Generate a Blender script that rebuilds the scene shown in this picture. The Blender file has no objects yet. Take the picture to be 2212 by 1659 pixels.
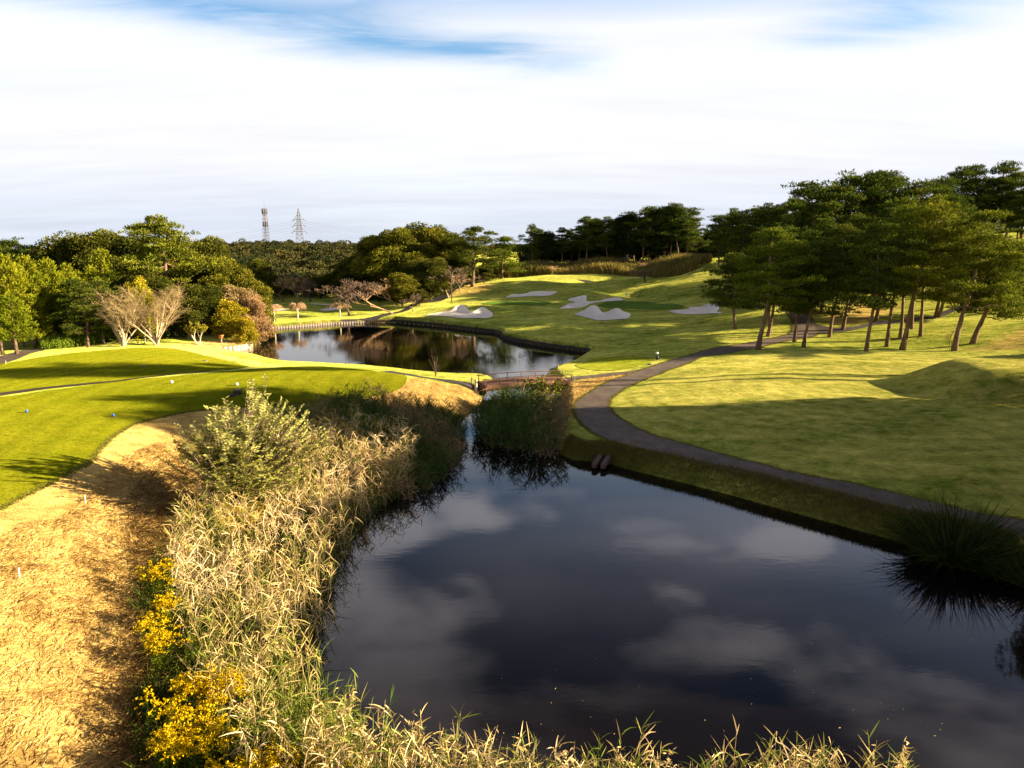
import bpy, math
import numpy as np
from mathutils import Vector
from mathutils.geometry import delaunay_2d_cdt

# ------------------------------------------------------------------ camera, sky, sun, exposure
scene = bpy.context.scene
COL = scene.collection
F_PX, CX, CY, HOR = 1536.0, 1106.0, 829.5, 540.0      # focal length and centre in photo units (2212 px wide)
PITCH = math.atan((CY - HOR) / F_PX)
CAMZ = 14.0
cam_data = bpy.data.cameras.new("camera")
cam_data.sensor_width = 36.0
cam_data.lens = 36.0 * F_PX / 2212.0
cam_data.clip_end = 6000.0
cam = bpy.data.objects.new("camera", cam_data)
cam.location = (0, 0, CAMZ)
cam.rotation_euler = (math.radians(90) - PITCH, 0, 0)
COL.objects.link(cam)
scene.camera = cam

SUN_ELEV = math.radians(16.2)
SUN_AZ = math.atan2(-0.035, 1.0)                       # direction to the sun in the xy plane
SUN_DIR = Vector((math.cos(SUN_AZ) * math.cos(SUN_ELEV), math.sin(SUN_AZ) * math.cos(SUN_ELEV), math.sin(SUN_ELEV)))
sd = bpy.data.lights.new("sun", 'SUN')
sd.energy = 5.0
sd.angle = math.radians(0.5)
sd.color = (1.0, 0.80, 0.50)
so = bpy.data.objects.new("sun", sd)
so.rotation_euler = SUN_DIR.to_track_quat('Z', 'Y').to_euler()
so.location = (100, -20, 60)
COL.objects.link(so)

scene.view_settings.view_transform = 'Standard'
scene.view_settings.look = 'None'
scene.view_settings.exposure = 2.2
scene.view_settings.gamma = 1.0
scene.view_settings.use_curve_mapping = False
scene.cycles.max_bounces = 5
scene.cycles.diffuse_bounces = 2
scene.cycles.glossy_bounces = 3
scene.cycles.transmission_bounces = 3


class NT:
    """small helper to wire node trees"""
    def __init__(self, tree):
        self.t = tree
        self.n = tree.nodes
        self.l = tree.links

    def node(self, typ, **kw):
        n = self.n.new(typ)
        for k, v in kw.items():
            if k == 'inp':
                for kk, vv in v.items():
                    if hasattr(vv, 'is_linked') or hasattr(vv, 'links'):
                        self.l.new(vv, n.inputs[kk])
                    else:
                        n.inputs[kk].default_value = vv
            else:
                setattr(n, k, v)
        return n

    def math(self, op, a, b=None, c=None, clamp=False):
        n = self.n.new('ShaderNodeMath')
        n.operation = op
        n.use_clamp = clamp
        for i, v in enumerate((a, b, c)):
            if v is None:
                continue
            if isinstance(v, (int, float)):
                n.inputs[i].default_value = v
            else:
                self.l.new(v, n.inputs[i])
        return n.outputs[0]

    def ramp(self, fac, stops, interp='LINEAR'):
        n = self.n.new('ShaderNodeValToRGB')
        n.color_ramp.interpolation = interp
        e = n.color_ramp.elements
        while len(e) < len(stops):
            e.new(0.5)
        for i, (p, c) in enumerate(stops):
            e[i].position = p
            e[i].color = (c, c, c, 1) if isinstance(c, (int, float)) else (c[0], c[1], c[2], 1)
        self.l.new(fac, n.inputs[0])
        return n.outputs[0]

    def mix(self, fac, a, b, mode='MIX'):
        n = self.n.new('ShaderNodeMix')
        n.data_type = 'RGBA'
        n.blend_type = mode
        for idx, v in ((0, fac), (6, a), (7, b)):
            if isinstance(v, (int, float)):
                n.inputs[idx].default_value = v
            elif isinstance(v, tuple):
                n.inputs[idx].default_value = (v[0], v[1], v[2], 1)
            else:
                self.l.new(v, n.inputs[idx])
        return n.outputs[2]

    def noise(self, vec, scale, detail=3, rough=0.5, dist=0.0):
        n = self.n.new('ShaderNodeTexNoise')
        n.inputs['Scale'].default_value = scale
        n.inputs['Detail'].default_value = detail
        n.inputs['Roughness'].default_value = rough
        n.inputs['Distortion'].default_value = dist
        if vec is not None:
            self.l.new(vec, n.inputs['Vector'])
        return n.outputs[0]

    def mapping(self, vec, loc=(0, 0, 0), rot=(0, 0, 0), scl=(1, 1, 1)):
        n = self.n.new('ShaderNodeMapping')
        n.inputs['Location'].default_value = loc
        n.inputs['Rotation'].default_value = rot
        n.inputs['Scale'].default_value = scl
        self.l.new(vec, n.inputs['Vector'])
        return n.outputs[0]


# world: Nishita sky behind a procedural deck of thin cloud
world = bpy.data.worlds.new("World")
scene.world = world
world.use_nodes = True
w = NT(world.node_tree)
w.n.clear()
sky = w.node('ShaderNodeTexSky', sky_type='NISHITA', sun_disc=False)
sky.sun_elevation = SUN_ELEV
sky.sun_rotation = math.radians(90) - SUN_AZ
sky.air_density = 1.0
sky.dust_density = 0.6
sky.ozone_density = 2.0
tc = w.node('ShaderNodeTexCoord')
gen = tc.outputs['Generated']
sep = w.node('ShaderNodeSeparateXYZ', inp={0: gen})
dx, dy, dz = sep.outputs[0], sep.outputs[1], sep.outputs[2]
zc = w.math('MAXIMUM', dz, 0.0)
den = w.math('ADD', zc, 0.12)
comb = w.node('ShaderNodeCombineXYZ', inp={0: w.math('DIVIDE', dx, den), 1: w.math('DIVIDE', dy, den), 2: 0.3})
plane = comb.outputs[0]
# big streaky veils (rotated) and lumpy mid-level clouds
veil_v = w.mapping(plane, loc=(0.35, 0.2, 0), rot=(0, 0, math.radians(-14)), scl=(0.55, 1.15, 1))
veil = w.noise(veil_v, 1.1, 5, 0.5, 0.35)
lump_v = w.mapping(plane, loc=(3.1, 1.7, 0.4), rot=(0, 0, math.radians(-18)), scl=(0.8, 1.3, 1))
lump = w.noise(lump_v, 2.4, 4, 0.48, 0.25)
# cover: nearly complete low in the sky, broken above about 14 degrees
wob = w.math('ADD', dz, w.math('MULTIPLY', w.math('SUBTRACT', veil, 0.5), 0.10))
def bell(v, c_, wd):
    q_ = w.math('DIVIDE', w.math('SUBTRACT', v, c_), wd)
    return w.math('POWER', 2.718, w.math('MULTIPLY', w.math('MULTIPLY', q_, q_), -1.0))
streak = w.math('MULTIPLY', bell(w.math('ADD', wob, w.math('MULTIPLY', dx, 0.05)), 0.258, 0.026), w.ramp(dx, [(0.0, 1.0), (0.02, 0.95), (0.16, 0.0)]))
hole = w.math('MULTIPLY', bell(wob, 0.272, 0.026), bell(dx, 0.43, 0.10))
lowcov = w.math('SUBTRACT', w.ramp(dz, [(0.0, 1.0), (0.27, 1.0), (0.33, 0.0), (1.0, 0.0)]), w.math('MULTIPLY', w.math('MAXIMUM', streak, hole), w.ramp(w.noise(w.mapping(plane, rot=(0, 0, math.radians(-24)), scl=(0.7, 2.6, 1)), 1.7, 5, 0.6, 0.5), [(0.30, 0.25), (0.60, 0.92)])))
veilc = w.ramp(veil, [(0.30, 0.0), (0.74, 1.0)], 'EASE')
lumpc = w.ramp(lump, [(0.44, 0.0), (0.66, 1.0)], 'EASE')
veil_fade = w.ramp(dz, [(0.27, 0.0), (0.33, 0.60), (0.42, 0.45), (0.6, 0.2), (1.0, 0.1)])
hi = w.math('MAXIMUM', w.math('MULTIPLY', veilc, veil_fade), w.math('MULTIPLY', lumpc, w.ramp(dz, [(0.27, 0.0), (0.33, 0.92), (1.0, 0.92)])))
cover = w.math('MAXIMUM', w.math('ADD', lowcov, w.math('MULTIPLY', w.math('SUBTRACT', veil, 0.5), 0.35)), hi, clamp=True)
cover = w.math('MINIMUM', cover, 1.0)
# cloud colour by height (values are pre-multiplied for the Background strength of 0.1)
ccol = w.ramp(dz, [(0.0, (0.56, 0.61, 0.72)), (0.05, (0.62, 0.66, 0.75)), (0.13, (0.80, 0.80, 0.82)), (0.29, (0.80, 0.82, 0.87)),
                   (0.36, (1.40, 1.36, 1.50)), (0.48, (1.50, 1.38, 1.48)), (0.62, (0.66, 0.56, 0.58)), (0.76, (0.10, 0.09, 0.11)), (1.0, (0.05, 0.05, 0.07))])
fac_detail = w.ramp(w.noise(w.mapping(plane, scl=(0.4, 1.6, 1), rot=(0, 0, math.radians(-10))), 1.6, 4, 0.55), [(0.3, 0.92), (0.7, 1.05)])
ccol = w.mix(1.0, ccol, fac_detail, 'MULTIPLY')
cloud = w.node('ShaderNodeVectorMath', operation='SCALE', inp={0: ccol, 'Scale': 2.8})
# darker, bluer clear sky overhead
skycol = w.mix(1.0, sky.outputs[0], w.ramp(dz, [(0.0, (.9, .95, 1.0)), (0.24, (0.27, 0.43, 0.51)), (0.32, (0.24, 0.40, 0.50)), (0.42, (0.20, 0.25, 0.31)), (0.6, (0.12, 0.12, 0.15)), (1.0, (0.07, 0.08, 0.12))]), 'MULTIPLY')
skymix = w.mix(cover, skycol, cloud.outputs[0])
bg = w.node('ShaderNodeBackground', inp={'Color': skymix, 'Strength': 0.1})
wo = w.node('ShaderNodeOutputWorld')
w.l.new(bg.outputs[0], wo.inputs[0])

rng = np.random.default_rng(7)


# ------------------------------------------------------------------ projection helpers
def ray(px, py):
    a = (px - CX) / F_PX
    b = -(py - CY) / F_PX
    c, s = math.cos(PITCH), math.sin(PITCH)
    return np.array([a, c + b * s, -s + b * c])       # right, forward, up


def at_z(px, py, z):
    d = ray(px, py)
    t = (z - CAMZ) / d[2]
    return d[0] * t, d[1] * t


def at_d(px, py, Y):
    d = ray(px, py)
    t = Y / d[1]
    return d[0] * t, Y, CAMZ + d[2] * t


# ------------------------------------------------------------------ terrain
def Z2(x, y): return (737.3 + x / 3, 403.2 + y / 3)
def Z3(x, y): return (1474.7 + x / 3, 316.8 + y / 3)
def Z4(x, y): return (898.6 + x * .15625, 547.2 + y * .15625)
def Z5(x, y): return (1198.2 + x / 6, 604.8 + y / 6)
def ZB(x, y): return (507 + x / 6, 610.6 + y / 6)

ctrl = []
for px, py, z in [
    # right bank, path and fairway
    (1300, 975, .75), (1475, 1010, .8), (1728, 1075, .85), (2000, 1140, .85), (2212, 1190, .9),
    (1290, 910, 1.1), (1475, 975, 1.1), (1728, 1040, 1.15), (2110, 1120, 1.2),
    (1500, 900, 1.45), (1800, 980, 1.5), (2150, 1050, 1.7), (1380, 860, 1.3), (1500, 830, 1.6), (1420, 815, 1.35),
    (1700, 810, 1.8), (1600, 785, 1.6), (1680, 772, 1.9), (1900, 765, 1.9), (1900, 860, 1.8), (1760, 850, 1.9),
    (2150, 800, 2.3), (2200, 775, 2.5), (2080, 762, 2.2), (2060, 830, 1.9), (2200, 900, 2.2), (2212, 980, 2.0),
    (1330, 790, 1.2), (1200, 803, .9), (1450, 768, 1.4), (1260, 783, 1.0), (1240, 830, 1.1), (1225, 860, .9), (1230, 940, .9),
    (1300, 760, 1.0), (1500, 740, 1.7), (1600, 715, 2.4), (1500, 700, 2.0), (1300, 728, 1.4), (1200, 708, 1.4), (1110, 712, 1.0),
    (1680, 740, 1.7), (1800, 745, 1.8), (2000, 745, 2.2), (1000, 701, 1.1), (900, 690, 1.0), (740, 694, .9), (650, 696, .9), (590, 702, .8),
    (600, 684, 1.0), (700, 684, .8), (1180, 742, .9), (1240, 752, .95), (1080, 718, .85),
    # left: tees, slope, peninsula
    (0, 1085, 3.0), (0, 960, 3.0), (230, 930, 3.0), (120, 1020, 3.0), (245, 870, 2.9), (450, 870, 2.85), (640, 850, 2.75), (850, 825, 2.6), (700, 800, 2.65),
    (460, 815, 2.75), (200, 840, 2.8), (0, 870, 2.9), (860, 808, 2.5),
    (80, 800, 2.0), (330, 770, 2.1), (470, 790, 1.9), (340, 752, 1.9), (150, 765, 1.9), (560, 788, 1.3), (20, 838, 2.2),
    (0, 778, 1.5), (95, 757, 1.6), (240, 744, 1.6), (430, 744, 1.1), (530, 744, .95), (470, 756, .9),
    (900, 850, 1.9), (960, 858, 1.25), (1040, 848, .95), (1000, 885, .55), (900, 895, .9), (760, 885, 1.5), (640, 895, 1.6),
    (1000, 822, .9), (930, 816, .9), (1060, 835, 1.0), (1215, 818, 1.0),
    (0, 1130, 2.9), (160, 1050, 2.75), (260, 970, 2.75), (330, 1000, 2.1), (250, 1100, 2.0), (330, 1110, 1.2), (400, 1000, 1.5), (500, 920, 2.0),
    (0, 1300, 2.7), (150, 1250, 2.0), (270, 1250, 1.1), (0, 1500, 2.4), (120, 1450, 1.8), (240, 1450, 1.0), (100, 1640, 1.6), (230, 1640, .9), (-200, 1640, 2.2),
    (-250, 1200, 2.9),
    (420, 1250, .45), (400, 1500, .4), (500, 1640, .4), (600, 1050, .5), (760, 960, .5),
]:
    x, y = at_z(px, py, z)
    ctrl.append((x, y, z))
for px, py, d in [
    # far fairway rising behind the pond
    (1300, 700, 120), (1300, 682, 133), (1300, 665, 146), (1400, 660, 150), (1350, 640, 163), (1350, 622, 172), (1300, 607, 185),
    (1200, 602, 190), (1100, 610, 180), (1050, 620, 170), (1000, 645, 158), (950, 655, 152), (900, 668, 148), (1140, 655, 152), (1000, 680, 138),
    (1145, 637, 165), (1450, 603, 180), (1500, 592, 168), (1490, 645, 148), (1500, 668, 136), (1100, 685, 132), (1230, 690, 127), (1400, 690, 124),
    (1200, 572, 216), (1400, 568, 216), (1500, 566, 200), (1300, 571, 218), (1050, 592, 215), (1000, 612, 195), (930, 632, 190),
    (840, 672, 150), (780, 682, 142), (650, 662, 162), (600, 655, 170), (700, 648, 176), (560, 668, 160),
    # grove and the rise on the right
    (1700, 690, 107), (1850, 690, 107), (1980, 680, 108), (2150, 680, 104), (1700, 655, 122), (1900, 640, 124), (2100, 640, 118),
    (2212, 690, 97), (2212, 620, 114), (1900, 580, 135), (2150, 525, 140), (2212, 510, 143), (2050, 560, 132), (1750, 600, 140), (1620, 620, 150),
    (1600, 570, 168), (1540, 565, 185), (1700, 545, 165), (1560, 650, 140),
]:
    ctrl.append(at_d(px, py, d))
ctrl += [(-150, 100, 2), (-110, 60, 2.5), (-60, 20, 3), (-90, 130, 2), (-60, 115, 1.8), (-45, 105, 1.6), (-200, 180, 3), (-110, 180, 1.6), (-70, 150, 1.3), (-50, 180, 1.6),
         (-130, 230, 3), (-100, 340, 9), (-60, 220, 2.2), (-70, 350, 10), (-140, 380, 11), (-20, 240, 4), (-30, 330, 9), (-220, 330, 8), (-300, 250, 4),
         (60, 260, 12), (0, 300, 9), (150, 240, 18), (130, 160, 17), (170, 150, 20), (120, 110, 9), (110, 90, 9), (100, 50, 5), (98, 66, 15), (110, 72, 16), (78, 65, 13), (76, 55, 7), (80, 75, 9), (80, 40, 3), (60, 20, 2.5),  # includes an unseen rise, lifted so its pines shade the back tee
         (45, 30, 1.6), (60, 55, 3), (30, 10, 1.5), (50, -10, 2), (0, 8, .8), (-10, 5, 1.2), (10, 9, .8), (0, -30, 2), (-50, -20, 3), (60, -50, 3), (-40, -60, 3),
         (200, 60, 8), (200, 300, 20), (300, 200, 20), (0, 420, 10), (200, 420, 15), (-200, 450, 10), (350, 0, 8), (-350, 0, 5), (0, -250, 4), (450, 450, 15), (-450, 450, 8), (0, 800, 6), (400, 900, 8), (-400, 900, 6),
         (-900, 400, 6), (900, 400, 12)]
ctrl = np.array(ctrl)
CXY, CZ = ctrl[:, :2], ctrl[:, 2]


def kern(d2, r):
    return -np.sqrt(d2 + r * r)


_c = np.full(len(CZ), 2.5)
_d2 = ((CXY[:, None, :] - CXY[None, :, :]) ** 2).sum(-1)
_A = kern(_d2, _c[None, :])
_n = len(CZ)
_M = np.zeros((_n + 1, _n + 1))
_M[:_n, :_n] = _A + np.eye(_n) * 0.5
_M[:_n, _n] = 1
_M[_n, :_n] = 1
_W = np.linalg.solve(_M, np.append(CZ, 0.0))


def h_land(x, y):
    x = np.atleast_1d(np.asarray(x, float)); y = np.atleast_1d(np.asarray(y, float))
    out = np.empty(x.size)
    xf, yf = x.ravel(), y.ravel()
    for s in range(0, xf.size, 20000):
        e = slice(s, s + 20000)
        d2 = (xf[e, None] - CXY[None, :, 0]) ** 2 + (yf[e, None] - CXY[None, :, 1]) ** 2
        out[e] = kern(d2, _c[None, :]) @ _W[:-1] + _W[-1]
    return out.reshape(x.shape)


def sdf(x, y, poly):
    """signed distance, positive outside"""
    P = np.asarray(poly, float)
    x = np.asarray(x, float); y = np.asarray(y, float)
    d = np.full(x.shape, 1e18)
    inside = np.zeros(x.shape, bool)
    n = len(P)
    for i in range(n):
        ax, ay = P[i]; bx, by = P[(i + 1) % n]
        ex, ey = bx - ax, by - ay
        L = ex * ex + ey * ey + 1e-12
        wx, wy = x - ax, y - ay
        t = np.clip((wx * ex + wy * ey) / L, 0, 1)
        d = np.minimum(d, (wx - ex * t) ** 2 + (wy - ey * t) ** 2)
        c = (ay > y) != (by > y)
        with np.errstate(divide='ignore', invalid='ignore'):
            xi = (bx - ax) * (y - ay) / (by - ay if by != ay else 1e-12) + ax
        inside ^= c & (x < xi)
    d = np.sqrt(d)
    return np.where(inside, -d, d)


def smooth_poly(pts, n=6, closed=True):
    """Catmull-Rom through the points"""
    P = [np.array(p, float) for p in pts]
    out = []
    m = len(P)
    for i in range(m if closed else m - 1):
        g = (lambda k: P[k % m]) if closed else (lambda k: P[min(max(k, 0), m - 1)])
        p0, p1, p2, p3 = g(i - 1), g(i), g(i + 1), g(i + 2)
        for k in range(n):
            t = k / n
            out.append(0.5 * ((2 * p1) + (-p0 + p2) * t + (2 * p0 - 5 * p1 + 4 * p2 - p3) * t * t + (-p0 + 3 * p1 - 3 * p2 + p3) * t ** 3))
    if not closed:
        out.append(P[-1])
    return np.array(out)


# water outlines at z = 0
POND_FAR = [at_z(px, py, 0) for px, py in [
    (520, 716), (549, 713), (590, 711), (657, 706), (720, 701), (794, 698), (854, 697), (937, 704), (1020, 714), (1066, 719), (1082, 724), (1088, 732),
    (1120, 740), (1187, 751), (1237, 757), (1268, 761), (1281, 766), (1270, 771), (1230, 790), (1190, 802), (1178, 812), (1190, 830), (1203, 846), (1120, 852), (1072, 842), (1068, 820), (1035, 815),
    (935, 812), (880, 808), (800, 800), (700, 797), (617, 794), (560, 781), (500, 768), (476, 763), (505, 760.5), (528, 757), (541, 752), (545, 746), (543, 741), (535, 738), (505, 735), (490, 728)]]
POND_NEAR_PX = [(1072, 835), (1195, 838), (1212, 870), (1208, 905), (1203, 945), (1206, 968), (1230, 990), (1284, 997), (1324, 1003), (1370, 1017), (1474, 1042), (1600, 1075), (1700, 1103),
                (1800, 1130), (1900, 1158), (1990, 1180), (2100, 1215), (2212, 1250), (2400, 1300), (2560, 1420), (2600, 1700)]
POND_NEAR = [at_z(px, py, 0) for px, py in POND_NEAR_PX] + [(13.5, 12.8), (9, 14.6), (5, 15.2), (1, 15.0), (-1.5, 15.4), (-3.2, 16.6)] + \
            [at_z(px, py, 0) for px, py in [(730, 1560), (660, 1470), (655, 1380), (680, 1290), (715, 1210), (760, 1130), (830, 1065), (905, 1018), (965, 975), (980, 935), (1000, 908), (1030, 880)]]
POND_NEAR = smooth_poly(POND_NEAR, 3)
POND_FAR = np.array(POND_FAR)

# bunkers, greens (pixel outlines, turned into ground outlines below)
B_PX = {
    'a': [Z4(*p) for p in [(140, 860), (330, 830), (480, 820), (560, 790), (650, 785), (720, 810), (780, 832), (850, 810), (920, 798), (1000, 810), (1060, 840), (1055, 870), (990, 893), (800, 898), (600, 898), (400, 885), (250, 875)]],
    'b': [Z4(*p) for p in [(1240, 605), (1340, 572), (1400, 580), (1500, 580), (1620, 568), (1740, 562), (1945, 578), (1880, 603), (1740, 608), (1600, 604), (1450, 606), (1300, 610)]],
    'c': [Z5(*p) for p in [(75, 355), (220, 312), (275, 295), (175, 272), (210, 255), (400, 250), (415, 285), (520, 290), (700, 272), (820, 258), (890, 270), (850, 287), (700, 296), (560, 300), (460, 316), (380, 345), (240, 367), (100, 364)]],
    'd': [Z5(*p) for p in [(250, 460), (330, 415), (480, 384), (560, 392), (620, 425), (680, 422), (800, 406), (900, 426), (985, 460), (940, 500), (860, 520), (700, 542), (540, 540), (460, 515), (330, 490)]],
    'e': [Z5(*p) for p in [(1485, 425), (1560, 410), (1720, 400), (1750, 380), (1880, 375), (1960, 340), (2080, 330), (2135, 370), (2100, 410), (2180, 425), (1900, 442), (1600, 440)]],
    'f': [ZB(*p) for p in [(250, 345), (330, 325), (450, 320), (560, 345), (650, 345), (705, 358), (640, 370), (450, 374), (300, 372)]],
    'g': [ZB(*p) for p in [(1090, 347), (1160, 334), (1250, 322), (1340, 326), (1400, 340), (1340, 355), (1200, 360)]],
    'h': [ZB(*p) for p in [(985, 276), (1060, 275), (1130, 279), (1250, 281), (1240, 293), (1150, 291), (1080, 283), (1000, 282)]],
}


def cast_land(px, py, fn=None):
    """where the ray through a photo point meets the ground"""
    fn = fn or h_land
    d = ray(px, py)
    ts = np.concatenate([np.arange(8, 60, .4), np.arange(60, 420, 1.0)]) / d[1]
    z = CAMZ + d[2] * ts
    g = fn(d[0] * ts, d[1] * ts)
    below = np.where(z < g)[0]
    if len(below) == 0:
        k = len(ts) - 1
        return d[0] * ts[k], d[1] * ts[k], float(g[k])
    k = max(below[0], 1)
    lo, hi = ts[k - 1], ts[k]
    for _ in range(14):
        m = .5 * (lo + hi)
        if CAMZ + d[2] * m < float(fn(d[0] * m, d[1] * m)[0]):
            hi = m
        else:
            lo = m
    return d[0] * hi, d[1] * hi, CAMZ + d[2] * hi


def ground_poly(px_pts, n=4, closed=True):
    return smooth_poly([cast_land(px, py)[:2] for px, py in px_pts], n, closed)


BUNK = {k: ground_poly(v, 4) for k, v in B_PX.items()}


def ell(cx, cy, rx, ry, n=28, f=lambda x, y: (x, y), tilt=0.0):
    return [f(cx + rx * math.cos(a), cy + ry * math.sin(a) + tilt * rx * math.cos(a)) for a in np.linspace(0, 2 * math.pi, n, endpoint=False)]


GREEN_1 = ground_poly(ell(1390, 697, 478, 38, f=Z4), 2)
GREEN_2 = ground_poly([Z5(*p) for p in [(480, 355), (560, 320), (720, 298), (900, 290), (1150, 285), (1350, 300), (1550, 322), (1680, 350), (1640, 378), (1500, 388), (1300, 388), (1050, 390), (800, 392), (650, 388), (560, 378)]], 4)
TEE_R = ground_poly([Z5(*p) for p in [(270, 1105), (400, 1060), (560, 1010), (760, 1000), (1000, 1003), (1180, 1015), (1260, 1040), (1230, 1080), (1080, 1120), (850, 1160), (600, 1175), (380, 1160)]], 4)
TEE_FRONT = ground_poly([(-260, 1260), (0, 1101), (67, 1064), (123, 1037), (167, 1014), (190, 1001), (210, 977), (233, 952), (263, 931), (293, 916), (350, 901), (400, 891), (447, 886), (540, 880),
                         (640, 873), (737, 865), (800, 858), (854, 845), (878, 825), (868, 809), (800, 799), (720, 793), (640, 792), (560, 796), (500, 801), (430, 808), (330, 816), (240, 826), (140, 840), (60, 850), (0, 858), (-260, 895)], 4)
TEE_BACK = ground_poly([(-60, 852), (-60, 800), (0, 787), (67, 775), (200, 759), (350, 751), (420, 762), (480, 778), (540, 792), (467, 801), (350, 810), (233, 823), (120, 835), (0, 849)], 4)

PATH_MAIN = ([(2900, 1500), (2600, 1325), (2330, 1205), (2212, 1163), (2110, 1143), (1942, 1111), (1843, 1088), (1728, 1056), (1600, 1026), (1475, 993), (1404, 977), (1337, 960), (1287, 940), (1261, 920), (1244, 900), (1239, 883), (1247, 866), (1271, 850), (1304, 830), (1350, 812), (1404, 793),
              (1475, 772), (1525, 757), (1591, 745), (1641, 737), (1681, 728), (1706, 718), (1712, 702), (1702, 680), (1690, 660)],
             [(2900, 1430), (2600, 1268), (2330, 1160), (2212, 1124), (2110, 1108), (1942, 1068), (1843, 1046), (1728, 1024), (1600, 993), (1475, 958), (1421, 943), (1371, 923), (1337, 903), (1322, 888), (1317, 876), (1319, 864), (1331, 852), (1354, 838), (1378, 827), (1404, 815), (1440, 803),
              (1475, 791), (1541, 769), (1625, 754), (1675, 743), (1741, 730), (1768, 718), (1762, 702), (1745, 682), (1728, 662)])
PATH_SPUR = ([(1226, 816), (1290, 809), (1371, 800), (1404, 793)], [(1231, 822), (1290, 815), (1364, 808), (1400, 806)])


def cast_list(pts, n=5):
    return smooth_poly([cast_land(*p)[:2] for p in pts], n, False)


pm_a, pm_b = cast_list(PATH_MAIN[0]), cast_list(PATH_MAIN[1])


def even(P, m):
    seg = np.r_[0, np.cumsum(np.hypot(*np.diff(P, axis=0).T))]
    t = np.linspace(0, seg[-1], m)
    return np.c_[np.interp(t, seg, P[:, 0]), np.interp(t, seg, P[:, 1])]


PM = np.vstack([pm_a, pm_b[::-1]])
ps_a, ps_b = cast_list(PATH_SPUR[0]), cast_list(PATH_SPUR[1])
PS = np.vstack([ps_a, ps_b[::-1]])
# woodland path branch on the right, left-hand path between trees, far dark paths
P_WOOD = ground_poly([Z3(*p) for p in [(880, 1205), (860, 1150), (960, 1170), (1100, 1165), (1250, 1130), (1400, 1125), (1600, 1095), (1750, 1050), (1900, 1030), (1900, 1045), (1760, 1070), (1620, 1112), (1400, 1142), (1260, 1150), (1100, 1190), (960, 1200)]], 3)
P_BRIDGE = np.array([(-13.2, 76.0), (-9.0, 72.4), (-5.6, 70.2), (-3.0, 69.35), (-2.9, 66.9), (-5.6, 67.6), (-9.6, 69.8), (-13.8, 73.6)])
P_LEFT = ground_poly([(-60, 800), (0, 786), (30, 778), (75, 764), (100, 757), (60, 757), (20, 766), (-60, 782)], 3)
P_FAR = ground_poly([(740, 700 - 12), (800, 684), (860, 672), (905, 652), (935, 642), (965, 632), (985, 622), (1000, 612), (1006, 612), (992, 626), (968, 641), (950, 650), (905, 658), (868, 675), (800, 688), (740, 692)], 3)
P_FARTHER = ground_poly([Z2(*p) for p in [(1530, 603), (1600, 607), (1680, 625), (1750, 640), (1700, 645), (1620, 632), (1570, 618)]], 3)

P_GAP = ground_poly([(-80, 868), (0, 850), (67, 842), (150, 832), (233, 824), (330, 812), (400, 806), (455, 802), (455, 803), (400, 807.5), (330, 814), (233, 827), (150, 835.5), (67, 846), (0, 856), (-80, 876)], 3)
# soft-edged dry grass areas
DRY = [
    ground_poly([(-300, 1290), (0, 1101), (67, 1064), (123, 1037), (167, 1014), (190, 1001), (210, 977), (233, 952), (263, 931), (293, 916), (350, 901), (400, 891), (447, 886), (560, 885), (520, 980), (430, 1150), (420, 1400), (420, 1640), (0, 1800), (-400, 1800)], 2),
    ground_poly([(740, 868), (854, 845), (884, 822), (905, 818), (1050, 838), (1068, 850), (1030, 880), (1000, 906), (960, 900), (900, 885), (800, 880)], 2),
    ground_poly([(1196, 842), (1236, 823), (1362, 808), (1304, 829), (1268, 849), (1244, 866), (1236, 885), (1240, 900), (1222, 905), (1210, 870)], 2),
    ground_poly([(340, 748), (430, 738), (540, 738), (545, 748), (500, 760), (470, 762), (540, 778), (617, 792), (560, 790), (470, 772), (400, 756)], 2),
    ground_poly([(552, 712), (640, 698), (740, 690), (860, 685), (860, 694), (790, 698), (720, 700), (650, 706)], 2),
    ground_poly([(1325, 880), (1345, 850), (1400, 822), (1480, 795), (1560, 775), (1700, 765), (1900, 765), (2090, 768), (2212, 790), (2400, 850), (2400, 1100), (2212, 1105), (1900, 1040), (1600, 975), (1440, 930), (1350, 900)], 2),  # right fairway: pale dormant tint, also lifting its sunlit brightness
    ground_poly([Z4(*p) for p in [(300, 520), (600, 420), (760, 410), (1000, 440), (1100, 500), (850, 560), (600, 580), (300, 590)]], 2),
    ground_poly([Z3(*p) for p in [(2000, 1290), (2212, 1180), (2212, 1300), (1850, 1310)]], 2),
    ground_poly([Z3(*p) for p in [(900, 1100), (1100, 1020), (1400, 1020), (1250, 1120), (1000, 1160)]], 2),
]

MOUNDS = [  # px, py, width across, width deep, height
    (1180, 618, 10, 4, 1.0), (1060, 622, 8, 4, .8), (1300, 622, 9, 5, 1.0), (1230, 632, 8, 3.5, .7), (1380, 615, 9, 5, 1.0), (1450, 625, 8, 6, 1.0),
    (1250, 640, 7, 3, .8), (1300, 647, 5, 2.5, .6), (1010, 668, 5, 2.2, .8), (1048, 670, 4, 2.2, .7), (1280, 668, 4, 2.0, .6), (1350, 672, 4, 2.0, .5),
    (1130, 634, 6, 2.2, .5), (1560, 776, 4, 2.5, .35), (1800, 790, 6, 4, .35), (1520, 800, 4, 2, .3), (1640, 820, 6, 3, .3), (1180, 700, 7, 5, .4),
]
MW = [(*cast_land(px, py)[:2], a, b, h) for px, py, a, b, h in MOUNDS]


def smoothstep(t):
    t = np.clip(t, 0, 1)
    return t * t * (3 - 2 * t)


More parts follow.
